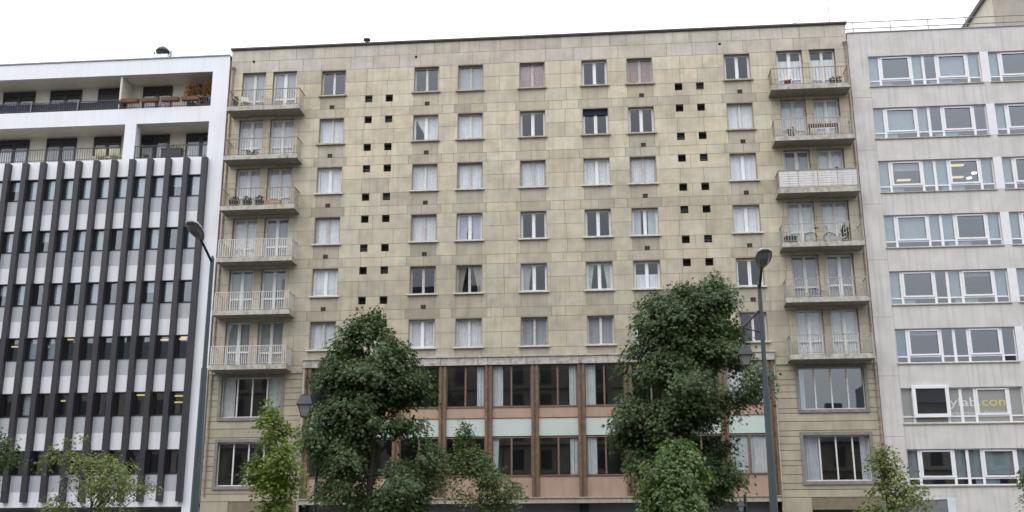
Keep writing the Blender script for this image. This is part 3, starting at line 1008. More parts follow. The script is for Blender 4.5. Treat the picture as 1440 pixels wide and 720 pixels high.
put('interior', oi.mesh('interior', ROOMD), off)
TUBE = MB().box(-.26, .26, -.06, .06, 0, .05).mesh('ceiling_lamp', LIT)
for px, py in ((20, 489), (72, 489), (255, 478), (232, 479), (85, 565), (198, 557), (220, 569), (250, 558), (252, 567), (262, 467), (96, 478)):
    k = min(range(7), key=lambda q: abs(at(px, py, 2)[1] - wtop(q)) if wtop(q) < 14 else 99)
    for yy in np.linspace(.6, 4.6, 41):
        if at(px, py, yy)[1] > wtop(k) - .07: break
    x, z = at(px, py, yy)
    put('ceiling_lamp', TUBE, off, (x, yy, wtop(k) - .04))
# roof things on the white block
rr = MB()
for k in range(9):
    rr.tube((LX0 + 1 + k * 2, 2.2, LT), (LX0 + 1 + k * 2, 2.2, LT + 1.35), .012, n=5)
rr.tube((LX0, 2.2, LT + 1.3), (LX1, 2.2, LT + 1.3), .014, n=5)
putw('roof_railing', rr, METALG, off)

# ================================================================== the grey concrete office block (right)
grey = empty('concrete_office_building', (26, 0, .13), 'grey concrete office block with white framed ribbon windows', 'building')
RX0, RX1, RT = XR + .03, 36.2, 28.02
STR = [(17.63, 23.28), (23.70, 29.35), (29.77, 35.42)]
rt = lambda k: 26.65 - 2.9055 * k
RH = 1.69
rhole = []
for k in range(8):
    for a, b in (STR if k != 6 else STR[:1]): rhole.append((a, b, rt(k) - RH, rt(k)))
cw_ = MB()
grid_wall(cw_, RX0, RX1, 3.35, RT, 0, rhole, .26)
cw_.face([(RX0, 12, .13), (RX0, 0, .13), (RX0, 0, RT), (RX0, 12, RT)])
cw_.face([(RX1, 0, .13), (RX1, 12, .13), (RX1, 12, RT), (RX1, 0, RT)])
cw_.box(RX0, RX1, 0, 12, RT - .3, RT - .002, 'f')
cw_.box(RX0, RX0 + 1, .001, .8, .13, 3.349); cw_.box(RX0, RX1, .002, 1.5, 3.347, 3.5, 'tf')
put('wall', cw_.mesh('concrete_wall', CONC), grey)
jl = MB()                                                     # thin shadow joints of the cladding at each floor on the end pier
for k in range(8): jl.box(RX0 + .001, 17.62, -.003, -.001, rt(k) - RH - .62, rt(k) - RH - .60)
jl.box(17.62, 17.635, -.003, -.001, 3.4, RT - .05)
put('cladding_joint', jl.mesh('cladding_joint', mat('joint_grey', (.26, .25, .25), .9)), grey)
put('coping', MB().box(RX0, RX1, -.04, .3, RT, RT + .05).mesh('coping', METALG), grey)
for k in range(8):
    for j in (0, 1):
        if k == 6: continue
        x0, x1 = STR[j][1], STR[j + 1][0]
        put('pier', MB().box(-.21, .21, -.012, -.002, 0, RH).mesh('pier', PIERM), grey, ((x0 + x1) / 2, 0, rt(k) - RH))
SX = [0, .57, 2.17, 2.79, 3.45, 5.01, 5.65]                    # fixed | sash | fixed | fixed | sash | fixed


def ribbon(mb):
    L, H, T = 5.65, RH, .33
    mb.box(0, L, .0, .07, 0, .05); mb.box(0, L, .0, .07, H - .05, H)
    mb.box(.001, L - .001, .004, .066, T - .04, T + .03)
    for x, w in ((0, .05), (.57, .06), (2.17, .06), (2.79, .07), (3.45, .06), (5.01, .06), (5.65, .05)):
        x0, x1 = max(0, x - w), min(L, x + w)
        mb.box(x0, x1, -.004, .07, .051, H - .051)
    return mb


RIB = ribbon(MB()).mesh('ribbon_frame', WHITEP)


def sash_leaf(w, h, t=.085):
    m = MB()
    m.box(0, w, -.03, .03, 0, t); m.box(0, w, -.03, .03, h - t * .8, h)
    m.box(0, t, -.026, .026, t + .001, h - t * .8 - .001); m.box(w - t, w, -.026, .026, t + .001, h - t * .8 - .001)
    return m


SA = [sash_leaf(SX[2] - SX[1] - .12, RH - .33 - .09).mesh('sash', WHITEP), sash_leaf(SX[5] - SX[4] - .12, RH - .33 - .09).mesh('sash', WHITEP)]
rp = MB(); rp.face([(.02, .03, .02), (5.63, .03, .02), (5.63, .03, RH - .02), (.02, .03, RH - .02)])
rp = rp.mesh('ribbon_pane', GL_OFF)
fp = MB(); fp.box(.02, 5.63, .04, .05, .02, RH - .02); fp = fp.mesh('film_pane', FILM)
SILLR = MB().box(-.04, 5.69, -.07, -.002, -.06, -.012).box(.003, 5.647, .0, .16, -.04, -.003).mesh('ribbon_sill', TRIM)
C_TB = cloth('teal_blind', (.47, .58, .61))
C_NB = cloth('night_blue_panel', (.17, .29, .38))
C_LB = cloth('light_blind', (.50, .53, .55))
rrng = random.Random(11)
for k in range(8):
    for j, (a, b) in enumerate(STR):
        z0 = rt(k) - RH
        if k == 6 and j > 0: continue
        w = put('ribbon_window', RIB, grey, (a, .12, z0))
        put('sill', SILLR, w, (a, 0, z0))
        film = k == 6 and j == 0
        put('pane', fp if film else rp, w, (a, .12, z0))
        for q, (xx, me) in enumerate(((SX[1] + .06, SA[0]), (SX[4] + .06, SA[1]))):
            if film and q == 0: continue
            put('sash', me, w, (a + xx, .11, z0 + .365))
        if film: continue
        for q in range(6):
            xa, xb = SX[q] + .07, SX[q + 1] - .07
            narrow = q in (0, 2, 3, 5)
            u = rrng.random()
            if narrow and u < .55:
                put('blind', pleats(xa, xb, .36, RH - .05, 0, .015, .12).mesh('curtain', C_TB if rrng.random() < .6 else C_LB), w, (a, .27, z0))
            elif not narrow and u < .45:
                put('blind', MB().box(xa, xb, 0, .01, RH - rrng.choice((.3, .5, 1.2)), RH).mesh('roller', C_LB), w, (a, .27, z0))
        if k == 5 and j == 0:
            put('blind', MB().box(.05, .52, 0, .01, .36, RH - .05).mesh('night_panel', C_NB), w, (a, .24, z0))
        for q in range(2):
            if k < 2 or u < .5:
                put('blind', MB().box(.1 + q * 3, 1.2 + q * 3, 0, .01, .05, .28).mesh('low_panel', C_TB), w, (a, .25, z0)) if rrng.random() < .5 else None
gi = MB()
for k in range(9): gi.box(RX0 + .1, RX1 - .1, .28, 5, rt(k) + .02, rt(k) + .35)
gi.box(RX0 + .1, RX1 - .1, 5, 5.1, .2, RT - .3); gi.box(17.3, 17.5, .28, 4.98, 3.4, RT - .3); gi.box(23.4, 23.6, .28, 4.98, 3.4, RT - .3)
gi.box(29.5, 29.6, .28, 4.98, 3.4, RT - .3); gi.box(RX0, RX1, 1.4, 1.5, .2, 3.3)
put('interior', gi.mesh('interior', mat('grey_office_interior', (.24, .25, .26), .9, var=.3, scale=.5)), grey)
# open white casement of the filmed window
of = MB(); W_, H_ = 1.72, 1.55
of.box(0, W_, -.05, .05, 0, .17); of.box(0, W_, -.05, .05, H_ - .17, H_); of.box(0, .17, -.046, .046, .171, H_ - .171); of.box(W_ - .17, W_, -.046, .046, .171, H_ - .171)
oc = put('open_casement', of.mesh('open_casement', WHITEP), grey, (18.13, -.04, rt(6) - RH + .27))
g = MB(); g.face([(.15, .0, .15), (W_ - .15, .0, .15), (W_ - .15, .0, H_ - .15), (.15, .0, H_ - .15)])
put('pane', g.mesh('casement_pane', GL_DARK), oc, (18.13, -.04, rt(6) - RH + .27))
g = MB().box(.15, W_ - .15, .041, .045, .15, H_ - .15)
put('backing', g.mesh('casement_dark', GAP), oc, (18.13, -.04, rt(6) - RH + .27))


def lettering(txt, x0, x1, zbase, hgt, m, y):
    cu = bpy.data.curves.new('lettering', 'FONT')
    cu.body = txt; cu.extrude = .002; cu.size = 1
    t = bpy.data.objects.new('tmp', cu)
    COL.objects.link(t)
    bpy.context.view_layer.update()
    me = bpy.data.meshes.new_from_object(t.evaluated_get(bpy.context.evaluated_depsgraph_get()))
    bpy.data.objects.remove(t)
    co = np.empty(len(me.vertices) * 3, np.float32); me.vertices.foreach_get('co', co); co = co.reshape(-1, 3)
    sx = (x1 - x0) / (co[:, 0].max() - co[:, 0].min())
    out = np.stack([(co[:, 0] - co[:, 0].min()) * sx, -co[:, 2], co[:, 1] * hgt], 1)
    me.vertices.foreach_set('co', out.astype(np.float32).ravel())
    me.materials.clear(); me.materials.append(m); me.update()
    return put('lettering', me, grey, (x0, y, zbase))


SGW = mat('white_vinyl', (.58, .59, .62), .5)
SGY = mat('yellow_vinyl', (.55, .52, .05), .5)
yl = .157
(xa, zb1), (xb, _) = at(1336, 571.3, yl), at(1374.5, 571.3, yl)
lettering('ylab', xa, xb, zb1, .60, SGW, yl)
(xa, _), (xb, _) = at(1376.5, 571, yl), at(1421, 571, yl)
lettering('.com', xa, xb, zb1, .60, SGY, yl)
(xa, zs), (xb, _) = at(1334, 583, yl), at(1421, 583, yl)
lettering("il pour cr\u00e9ateurs d'entreprises", xa, xb, zs, .22, SGW, yl)
# lamps in the offices
TUB2 = MB().box(-.35, .35, -.1, .1, 0, .05).mesh('ceiling_lamp', LIT)
RND = MB().lathe([(0, 0), (.14, 0), (.14, .05), (0, .05)]).mesh('round_lamp', LITW)
for px, py, me, k in ((1286, 235, TUB2, 2), (1271, 254, TUB2, 2), (1345, 233, TUB2, 2), (1345, 250, TUB2, 2), (1370, 244, RND, 2), (1363, 251, RND, 2), (1279, 308, RND, 3), (1273, 322, RND, 3), (1410, 385, TUB2, 4)):
    yy = .5
    while at(px, py, yy)[1] < rt(k) - .06 and yy < 4.6: yy += .1
    x, z = at(px, py, yy)
    put('ceiling_lamp', me, grey, (x, yy, min(z, rt(k) - .05)))
# roof railing
rr = MB()
for k in range(10):
    x = 17.06 + k * 1.93
    rr.tube((x, .15, RT + .05), (x, .15, RT + .72), .022, n=6)
for z in (RT + .70, RT + .33): rr.tube((RX0, .15, z), (RX1, .15, z), .026, n=6)
putw('roof_railing', rr, METALG, grey)
put('roof_hatch', MB().box(-.55, .55, 0, 1, 0, .34).box(-.6, .6, -.05, 1.05, .342, .40).mesh('roof_hatch', STEEL), grey, (18.35, 1.2, RT))

# ---- taller building behind on the right
gab = empty('beige_building', (29.5, 9, .13), 'taller beige building with dark roof edge behind the concrete office roof', 'building')
gb = MB().box(26.6, 38, 6.0, 18, .13, 33.25, mi=1)
gb.mi = [0 if k == 4 else 1 for k in range(len(gb.f))]  # left side lighter, the rest darker: sky light from the left painted in
put('wall', gb.mesh('tower_wall', [mat('beige_render_lit', (.52, .48, .40), .85, var=.1, streak=.1), mat('beige_render_shaded', (.33, .30, .26), .85, var=.1, streak=.1)]), gab)
put('roof', MB().box(26.42, 38.2, 5.8, 18.2, 33.253, 33.5).mesh('roof_edge', CORN), gab)

# ---- small roof things
ch = empty('chimney_cowl', (-21.58, 2.0, LT), 'dark mushroom chimney cowl with white stand on white office roof', 'chimney')
put('stack', MB().box(-.42, .42, -.3, .3, 0, 1.15).mesh('stack', WHITE), ch, (-21.58, 2.0, LT))
put('cap', MB().lathe([(.2, 1.152), (.36, 1.3), (.42, 1.45), (.3, 1.62), (.12, 1.74), (0, 1.76)], n=10).mesh('cap', DARKF), ch, (-21.58, 2.0, LT))
m = MB()
for s in (-1, 1): m.box(s * .5 - .03, s * .5 + .03, -.05, .05, 0, 1.45)
put('stand', m.mesh('stand', STEEL), ch, (-21.58, 2.0, LT))
an = MB()
an.tube((0, 0, 0), (0, 0, 3.2), .018, n=6)
for k, w in enumerate((.3, .25, .2)): an.tube((-w, 0, 2.6 + k * .2), (w, 0, 2.6 + k * .2), .01, n=5)
tag(put('antenna', an.mesh('antenna', STEEL), None, (16.3, 2.0, ZTOP)), 'thin television antenna mast on stone apartment roof corner', 'antenna')
an = MB().tube((0, 0, 0), (.0, 0, .85), .02, n=6).tube((0, 0, .75), (.55, -.2, 1.0), .014, n=5).tube((.3, -.1, .9), (.15, -.1, 1.15), .012, n=5)
tag(put('aerial', an.mesh('aerial', DARKF), None, (14.2, 1.2, ZTOP)), 'low bent aerial on stone apartment roof near its right end', 'aerial')
vp = MB().lathe([(.10, 0), (.10, .5), (.2, .56), (.2, .64), (0, .7)], n=10)
tag(put('roof_vent', vp.mesh('roof_vent', CORN), None, (-9.3, .9, ZTOP + .19)), 'short dark vent pipe standing on the stone apartment roof', 'vent')

# ================================================================== buildings across the street, behind the camera (they show in the glass)
HST = mat('opposite_stone', (.36, .33, .27), .85, var=.12, streak=.15)
ZINC = mat('zinc_roof', (.12, .13, .15), .5, var=.15)
HWIN = mat('opposite_window', (.03, .035, .04), .1, spec=.7)


def opposite(x0, x1, eave, top, label):
    e = empty('townhouse', ((x0 + x1) / 2, -72, .13), label, 'building', 'buildings across the street')
    w = MB().box(x0, x1, -80, -66.5, .13, eave, mi=0)
    n = int((x1 - x0) / 3)
    z = 4.2
    while z + 2.4 < eave:
        w.box(x0 - .1, x1 + .1, -66.498, -66.2, z - .45, z - .3, mi=0)
        for i in range(n):
            x = x0 + (i + .5) * (x1 - x0) / n
            w.box(x - .6, x + .6, -66.499, -66.46, z, z + 2.1, mi=1)
        z += 3.1
    put('wall', w.mesh('townhouse_wall', [HST, HWIN]), e)
    r = MB()
    r.prism([(x0, eave), (x1, eave), (x1, eave + .01), (x0, eave + .01)], -80, -66.1)
    a = [(x0, -66.3, eave + .02), (x1, -66.3, eave + .02), (x1, -69, top), (x0, -69, top), (x0, -80, top), (x1, -80, top), (x0, -80, eave), (x1, -80, eave)]
    r.face([a[i] for i in (1, 0, 3, 2)]); r.face([a[i] for i in (2, 3, 4, 5)]); r.face([a[i] for i in (0, 6, 4, 3)]); r.face([a[i] for i in (7, 1, 2, 5)])
    for i in range(max(2, n // 3)):
        x = x0 + (i + .5) * (x1 - x0) / max(2, n // 3)
        r.box(x - .9, x + .9, -72, -71, top - 1, top + 1.8 + (i % 3) * .5)
    put('roof', r.mesh('townhouse_roof', ZINC), e)


opposite(-85, -40, 21, 26, 'stone townhouse with zinc roof opposite the white office block')
opposite(-39.9, -8, 26, 32, 'tall stone townhouse with zinc roof opposite the white office block')
opposite(-7.9, 17, 23, 28, 'wide stone townhouse opposite the apartment block')  # unseen; height raised to shade the lower stone facade
opposite(17.1, 33, 13, 15.5, 'low stone house opposite the apartment block')
opposite(33.5, 75, 17, 20.5, 'stone townhouse opposite the grey concrete office')

# ================================================================== lamps
def street_lamp(x, y, zt, top, head_at, label, lantern=None):
    e = empty('street_lamp', (x, y, .13), label, 'street lamp', 'street lamps on the median')
    L = (x, y, .13)
    p = MB()
    p.tube((0, 0, 0), (0, 0, .9), .14, .13, 14); p.tube((0, 0, .9), (0, 0, 1.0), .13, .10, 14)
    p.tube((0, 0, 1.0), (0, 0, zt * .68), .098, .075, 14); p.tube((0, 0, zt * .68), (0, 0, zt), .055, .05, 12)
    p.tube((0, 0, zt), (0, 0, zt + .08), .05, .02, 12)
    put('pole', p.mesh('pole', POLEM, True), e, L)
    h = Vector(head_at) - Vector((x, y, 0))
    a = MB().tube((0, 0, zt - .1), tuple(h), .035, .03, 10)
    put('arm', a.mesh('arm', DARKF, True), e, L)
    d = Vector((0, -1, 0))
    u = Vector((-d.y, d.x, 0))
    up = (Vector((0, 0, 1)) - d * .30).normalized()
    fw = u.cross(up) if u.cross(up).dot(d) > 0 else up.cross(u)
    shell, lens = MB(), MB()
    prof = [(-.12, .05, .06), (0., .11, .12), (.18, .17, .16), (.42, .19, .15), (.62, .16, .11), (.72, .07, .05)]
    rings = []
    for s, wd, ht in prof:
        ring = []
        for k in range(12):
            t = math.pi * k / 11
            ring.append(h + fw * s + u * wd * math.cos(t) + up * ht * math.sin(t))
        rings.append(ring)
    for A, B in zip(rings[:-1], rings[1:]):
        for k in range(11): shell.face([A[k], A[k + 1], B[k + 1], B[k]])
    for A, B, i in zip(rings[:-1], rings[1:], range(9)):
        q = [A[0], B[0], B[11], A[11]]
        if 1 <= i <= 3:
            c0, c1 = (A[0] + A[11]) / 2, (B[0] + B[11]) / 2
            dn = -up * .075
            a0, a1, b0, b1 = (A[0] - c0) * .84 + c0, (A[11] - c0) * .84 + c0, (B[0] - c1) * .84 + c1, (B[11] - c1) * .84 + c1
            shell.face([A[0], B[0], b0, a0]); shell.face([a1, b1, B[11], A[11]])
            m0, m1 = c0 + dn * (.6 if i == 1 else 1), c1 + dn * (.5 if i == 3 else 1)
            s0, s1 = (a0 - c0) * .6 + m0, (b0 - c1) * .6 + m1
            t0, t1 = (a1 - c0) * .6 + m0, (b1 - c1) * .6 + m1
            lens.face([a0, b0, s1, s0]); lens.face([s0, s1, t1, t0]); lens.face([t0, t1, b1, a1])
            if i == 1: lens.face([a0, s0, t0, a1])
            if i == 3: lens.face([b1, t1, s1, b0])
        else: shell.face(q)
    shell.face(rings[0]); shell.face(rings[-1][::-1])
    hd = put('lamp_head', shell.mesh('lamp_head', LAMPG, True), e, L)
    put('lens', lens.mesh('lens', LENS, False), hd, L)
    return e


def lantern(parent, c, s=1.):
    """four-sided street lantern hanging at c (its top)"""
    rf, gl_, fr = MB(), MB(), MB()
    def frus(m, r0, z0, r1, z1):
        q = lambda r, z: [(r, -r, z), (r, r, z), (-r, r, z), (-r, -r, z)]
        A, B = q(r0 * s, z0 * s), q(r1 * s, z1 * s)
        for k in range(4): m.face([A[k], A[(k + 1) % 4], B[(k + 1) % 4], B[k]])
        return A, B
    rf.tube((0, 0, -.02 * s), (0, 0, -.14 * s), .03 * s, .05 * s, 8)
    A, B = frus(rf, .16, -.16, .07, -.12); rf.face(B)
    A, B = frus(rf, .24, -.42, .155, -.17); rf.face(B)
    A, B = frus(rf, .27, -.45, .24, -.42); rf.face(A[::-1])
    ft = frus(gl_, .11, -.80, .20, -.455); gl_.face(ft[0][::-1])
    for sx in (-1, 1):
        for sy in (-1, 1):
            fr.tube((sx * .21 * s, sy * .21 * s, -.45 * s), (sx * .115 * s, sy * .115 * s, -.81 * s), .012 * s, n=5)
    fr.box(-.13 * s, .13 * s, -.13 * s, .13 * s, -.83 * s, -.80 * s)
    fr.tube((0, 0, -.83 * s), (0, 0, -.92 * s), .03 * s, .01 * s, 8)
    l = put('lantern', rf.mesh('lantern_roof', LROOF), parent, c)
    put('glazing', gl_.mesh('lantern_glazing', LANTG), l, c)
    put('frame', fr.mesh('lantern_frame', BLACKM), l, c)


s1 = street_lamp(-6.17, -28, 8.62, 1, (-6.27, -28.65, 8.98), 'tall grey street lamp in front of the white office block edge')
s2 = street_lamp(7.22, -28, 7.62, 1, (7.22, -28.62, 7.92), 'tall street lamp carrying a side lantern, right of the big trees')
# pedestrian lantern on the right lamp
lx, lz = at(1047, 482, -28)
bk = MB()
px_, pz_ = at(1072, 437, -28)
bk.tube((7.22 - .05, -28, pz_), at(1046, 459, -28)[:1] + (-28,) + at(1046, 459, -28)[1:], .028, n=8)
ax, az = at(1045, 461, -28)
bk.path([(ax, -28, az), (ax - .03, -28, az - .15), (ax + .0, -28, az - .32), (lx, -28, lz)], .022)
bk.tube((ax, -28, az), (7.22, -28, at(1070, 468, -28)[1]), .014, n=6)
put('bracket', bk.mesh('bracket', DARKF), s2, (0, 0, 0))
lantern(s2, (lx, -28, lz), .66)
# left lantern post
y_ = -9
lpx = at(447, 620, y_)[0]
lp = empty('lantern_post', (lpx, y_, .13), 'black post with hanging four sided lantern beside the left big tree', 'street lamp')
p = MB()
p.tube((0, 0, 0), (0, 0, .8), .13, .12, 12); p.tube((0, 0, .8), (0, 0, 2.9), .075, .075, 12); p.tube((0, 0, 2.9), (0, 0, 3.1), .1, .05, 12); p.tube((0, 0, 3.1), (0, 0, at(449, 534, y_)[1]), .06, .045, 10)
put('pole', p.mesh('pole', BLACKM, True), lp, (lpx, y_, .13))
(hx, hz), (lx, lz) = at(431.5, 529, y_), at(431.5, 550, y_)
bk = MB()
w1, w2 = at(449, 537, y_), at(449, 562, y_)
bk.tube((hx, y_, hz), (w1[0], y_, w1[1]), .022, n=6); bk.tube((hx, y_, hz), (w2[0], y_, w2[1]), .03, n=6)
c_ = at(430.8, 540, y_)
bk.path([(hx + .06 * 0, y_, hz), (hx - .05, y_, c_[1] + .1), (hx - .05, y_, c_[1] - .1), (hx + .03, y_, c_[1] - .18), (hx + .07, y_, c_[1] - .02), (hx + .05, y_, c_[1] + .05)], .02)
bk.tube((lx, y_, c_[1] - .16), (lx, y_, lz), .018, n=6)
put('bracket', bk.mesh('bracket', BLACKM), lp, (0, 0, 0))
lantern(lp, (lx, y_, lz + .03), 1.35)
y_ = -20
# the top of another post at the bottom edge
qx, qz = at(1047.3, 696, y_)
pp = empty('lantern_post', (qx, y_, .13), 'black post top with finial and small side lantern at the bottom edge', 'street lamp')
p = MB()
p.tube((0, 0, 0), (0, 0, qz - .13), .09, .045, 10); p.tube((0, 0, qz - .13 - .0), (0, 0, qz - .08), .05, .01, 8)
put('pole', p.mesh('pole', BLACKM, True), pp, (qx, y_, .13))
lantern(pp, (qx - .14, y_ - .05, qz - .12), .45)
pb = put('bracket', MB().tube((0, 0, qz - .40), (-.25, -.05, qz - .40), .02, n=6).mesh('bracket', BLACKM), pp, (qx, y_, 0))
# freestanding panel at the lower right
px1, pz1 = at(1341, 700, -20)
pn = empty('street_panel', (px1, -20, .13), 'grey freestanding panel with white edge and small lamp, before the concrete office', 'panel')
a = math.radians(52)
panel = MB()
ca, sa = math.cos(a), math.sin(a)
def obl(u0, u1, v0, v1, z0, z1, mb):
    P = lambda u, v, z: (-u * ca - v * sa, -(-u) * sa - v * ca, z)
    c = [P(u0, v0, z0), P(u1, v0, z0), P(u1, v1, z0), P(u0, v1, z0), P(u0, v0, z1), P(u1, v0, z1), P(u1, v1, z1), P(u0, v1, z1)]
    for q in ((3, 2, 1, 0), (4, 5, 6, 7), (0, 1, 5, 4), (2, 3, 7, 6), (3, 0, 4, 7), (1, 2, 6, 5)): mb.face([c[i] for i in q])
obl(.03, 2.4, .02, .22, .7, pz1 - .17, panel)
put('board', panel.mesh('board', mat('panel_grey', (.17, .18, .185), .5)), pn, (px1, -20, .13))
ed = MB(); obl(-.03, .03, -.03, .26, .6, pz1 - .13, ed); obl(.03, 2.4, 0, .24, pz1 - .17, pz1 - .14, ed); obl(-.02, .1, .0, .22, 0, .6, ed); obl(2.2, 2.4, .0, .22, 0, .7, ed)
put('edge', ed.mesh('panel_edge', mat('panel_white', (.66, .70, .75), .4)), pn, (px1, -20, .13))
lm = MB().lathe([(.0, .0), (.035, .0), (.035, .03), (.02, .05), (0, .055)], (0, 0, 0), 10)
put('lamp', lm.mesh('lamp', WHITEP), pn, (px1 - .06, -20.03, pz1 - .13))


# ================================================================== trees
LOBES = np.array([  # one leaf = three pointed lobes (quads) in (along, across)
    [(0, 0), (.42, .17), (1.0, 0), (.42, -.17)],
    [(0, 0), (.42, .14), (.72, .46), (.16, .27)],
    [(0, 0), (.16, -.27), (.72, -.46), (.42, -.14)]], float)


def leaf_mesh(name, P, A, Nn, size, tint, simple=False):
    """P positions, A tip directions, Nn normals, size, tint per leaf"""
    A = A / np.linalg.norm(A, axis=1, keepdims=True)
    S = np.cross(Nn, A); S /= np.linalg.norm(S, axis=1, keepdims=True) + 1e-9
    Nn = np.cross(A, S)
    lobes = LOBES[:1] * np.array([1, 1.7]) if simple else LOBES
    n, L = len(P), len(lobes)
    al, ac = lobes[..., 0].ravel(), lobes[..., 1].ravel()
    dz = -.22 * np.abs(ac) - .12 * al ** 2
    V = P[:, None] + size[:, None, None] * (al[None, :, None] * A[:, None] + ac[None, :, None] * S[:, None] + dz[None, :, None] * Nn[:, None])
    V = V.reshape(-1, 3)
    me = bpy.data.meshes.new(name)
    nf = n * L
    me.vertices.add(len(V)); me.vertices.foreach_set('co', V.astype(np.float32).ravel())
    me.loops.add(nf * 4); me.loops.foreach_set('vertex_index', np.arange(nf * 4, dtype=np.int32))
    me.polygons.add(nf); me.polygons.foreach_set('loop_start', np.arange(0, nf * 4, 4, dtype=np.int32))
    me.polygons.foreach_set('loop_total', np.full(nf, 4, np.int32))
    me.update(calc_edges=True)
    a = me.attributes.new('tint', 'FLOAT_COLOR', 'FACE')
    t = np.repeat(np.concatenate([tint, np.ones((n, 1))], 1), L, 0)
    a.data.foreach_set('color', t.astype(np.float32).ravel())
    me.materials.append(LEAF)
    return me


def tree(name, outline, y, trunk_px, label, nclus, nleaf, lsize, pal, seed, group=None, spread=.22, shell=.45, holes=6, trunk_r=.12, depth=.9, simple=False, cat='tree', limbs=14, droop=.5, lump=.22, masses=0, bough=.7):
    """outline: (py, pxl, pxr) rows of the crown as seen; depth of the crown = depth x its width"""
    g = np.random.default_rng(seed)
    prof = sorted([(at(l, py, y)[1], at(l, py, y)[0], at(r, py, y)[0]) for py, l, r in outline])
    pz, pl, pr = (np.array(q) for q in zip(*prof))
    xt, _ = at(trunk_px, 715, y)
    e = empty(name, (xt, y, .13), label, cat, group)
    wmax = (pr - pl).max()
    # sample cluster centres by width
    zs = np.linspace(pz[0], pz[-1], 400)
    wd = np.interp(zs, pz, pr) - np.interp(zs, pz, pl)
    p = wd ** 1.35 + .06 * wmax ** 1.35; p /= p.sum()
    n = nclus
    z = g.choice(zs, n * 2, p=p) + g.normal(0, .05, n * 2)
    l_, r_ = np.interp(z, pz, pl), np.interp(z, pz, pr)
    cx, hw = (l_ + r_) / 2, np.maximum((r_ - l_) / 2 - spread * .8, .05)
    th = g.uniform(0, 2 * np.pi, n * 2)
    rad = g.uniform(0, 1, n * 2) ** shell
    ph = g.uniform(0, 6.28, 6)
    lumps = 1 + lump * (.55 * np.sin(3 * th + 2.1 * z + ph[0]) + .45 * np.sin(5 * th - 3.3 * z + ph[1]) + .5 * np.sin(4.2 * z + ph[2] + 2 * th))
    lumps = np.clip(lumps, .5, 1.12)
    C = np.stack([cx + hw * rad * lumps * np.cos(th), y + hw * depth * rad * lumps * np.sin(th), z], 1)
    if masses:
        # boughs: domes of foliage set through the crown, with gaps between them
        mi = np.argsort(z)[np.linspace(0, n * 2 - 1, masses).astype(int)]
        mc = C[mi]; mr_ = g.uniform(.09, .18, masses) * wmax
        k_ = g.integers(0, masses, n * 2)
        u_ = g.normal(0, 1, (n * 2, 3)); u_ /= np.linalg.norm(u_, axis=1, keepdims=True)
        u_[:, 2] = np.abs(u_[:, 2]) * 1.1 - .35
        D_ = mc[k_] + u_ * (mr_[k_] * g.uniform(.55, 1.05, n * 2))[:, None] * np.array([1.15, 1.15, .62])
        use = g.uniform(0, 1, n * 2) < bough
        il, ir = np.interp(D_[:, 2], pz, pl) + spread * .5, np.interp(D_[:, 2], pz, pr) - spread * .5
        use &= (D_[:, 0] > il) & (D_[:, 0] < ir)
        C[use] = D_[use]
        th = np.arctan2(C[:, 1] - y, C[:, 0] - np.interp(C[:, 2], pz, (pl + pr) / 2))
        cx = np.interp(C[:, 2], pz, (pl + pr) / 2)
    C[:, 2] = np.minimum(C[:, 2], pz[-1] - spread * .9)
    keep = np.ones(len(C), bool)
    for _ in range(holes):
        k = g.integers(len(C)); rr_ = g.uniform(.12, .22) * wmax
        d = C - C[k]
        keep &= ~((np.abs(d[:, 0]) < rr_ * .8) & (np.abs(d[:, 2]) < rr_ * .45) & (np.hypot(d[:, 0], d[:, 2]) < rr_))
    C = C[keep][:n]
    th, cxk = th[keep][:n], cx[keep][:n]
    out = np.stack([C[:, 0] - cxk, C[:, 1] - y, np.full(len(C), .15 * wmax)], 1)
    out /= np.linalg.norm(out, axis=1, keepdims=True) + 1e-6
    m = len(C) * nleaf
    ci = np.repeat(np.arange(len(C)), nleaf)
    q = np.clip(g.normal(0, 1, (m, 3)), -1.9, 1.9) * np.array([spread, spread, spread * .6])
    # leaves sit on drooping fans: far from the cluster centre means lower
    q[:, 2] -= (q[:, 0] ** 2 + q[:, 1] ** 2) / (spread * 2.6)
    P = C[ci] + q
    A = out[ci] * .7 + q / (spread * 1.6) * .6 + g.normal(0, .35, (m, 3)); A[:, 2] -= droop
    Nn = out[ci] * .55 + g.normal(0, .38, (m, 3)); Nn[:, 2] += .75
    pal = np.array(pal)
    w = np.clip(g.beta(2, 2, (len(C), 1))[ci] * .55 + g.beta(2, 2, (m, 1)) * .45, 0, 1)
    k = w * (len(pal) - 1); i0 = np.minimum(k.astype(int), len(pal) - 2); f = k - i0
    tint = pal[i0[:, 0]] * (1 - f) + pal[i0[:, 0] + 1] * f
    tint *= g.uniform(.75, 1.25, (m, 1))
    odd = g.uniform(0, 1, m) < .015
    tint[odd] = np.array([.17, .15, .035]) * g.uniform(.6, 1.2, (int(odd.sum()), 1))
    size = lsize * g.uniform(.65, 1.2, m)
    L = np.array([xt, y, .13])
    put('crown', leaf_mesh('crown', P - L, A, Nn, size, tint, simple), e, tuple(L))
    # trunk and limbs
    tb = MB()
    z0, z1 = pz[0], pz[-1]
    def axis(zz):
        a = min(1, max(0, (zz - z0) / (z1 - z0)))
        c = float(np.interp(zz, pz, (pl + pr) / 2))
        return Vector((xt + (c - xt) * a * .8, y, zz))
    hs = np.linspace(.1, z1 - (z1 - z0) * .12, 9)
    pts = [axis(h) for h in hs]
    for i in range(1, 9): pts[i] += Vector((g.normal(0, .03), g.normal(0, .03), 0)) * (z1 / 6)
    rs = [trunk_r * (1 - .85 * i / 8) for i in range(9)]
    rs[0] *= 1.25
    loc = Vector(L)
    for i in range(8): tb.tube(pts[i] - loc, pts[i + 1] - loc, rs[i], rs[i + 1], 9)
    lb = tb
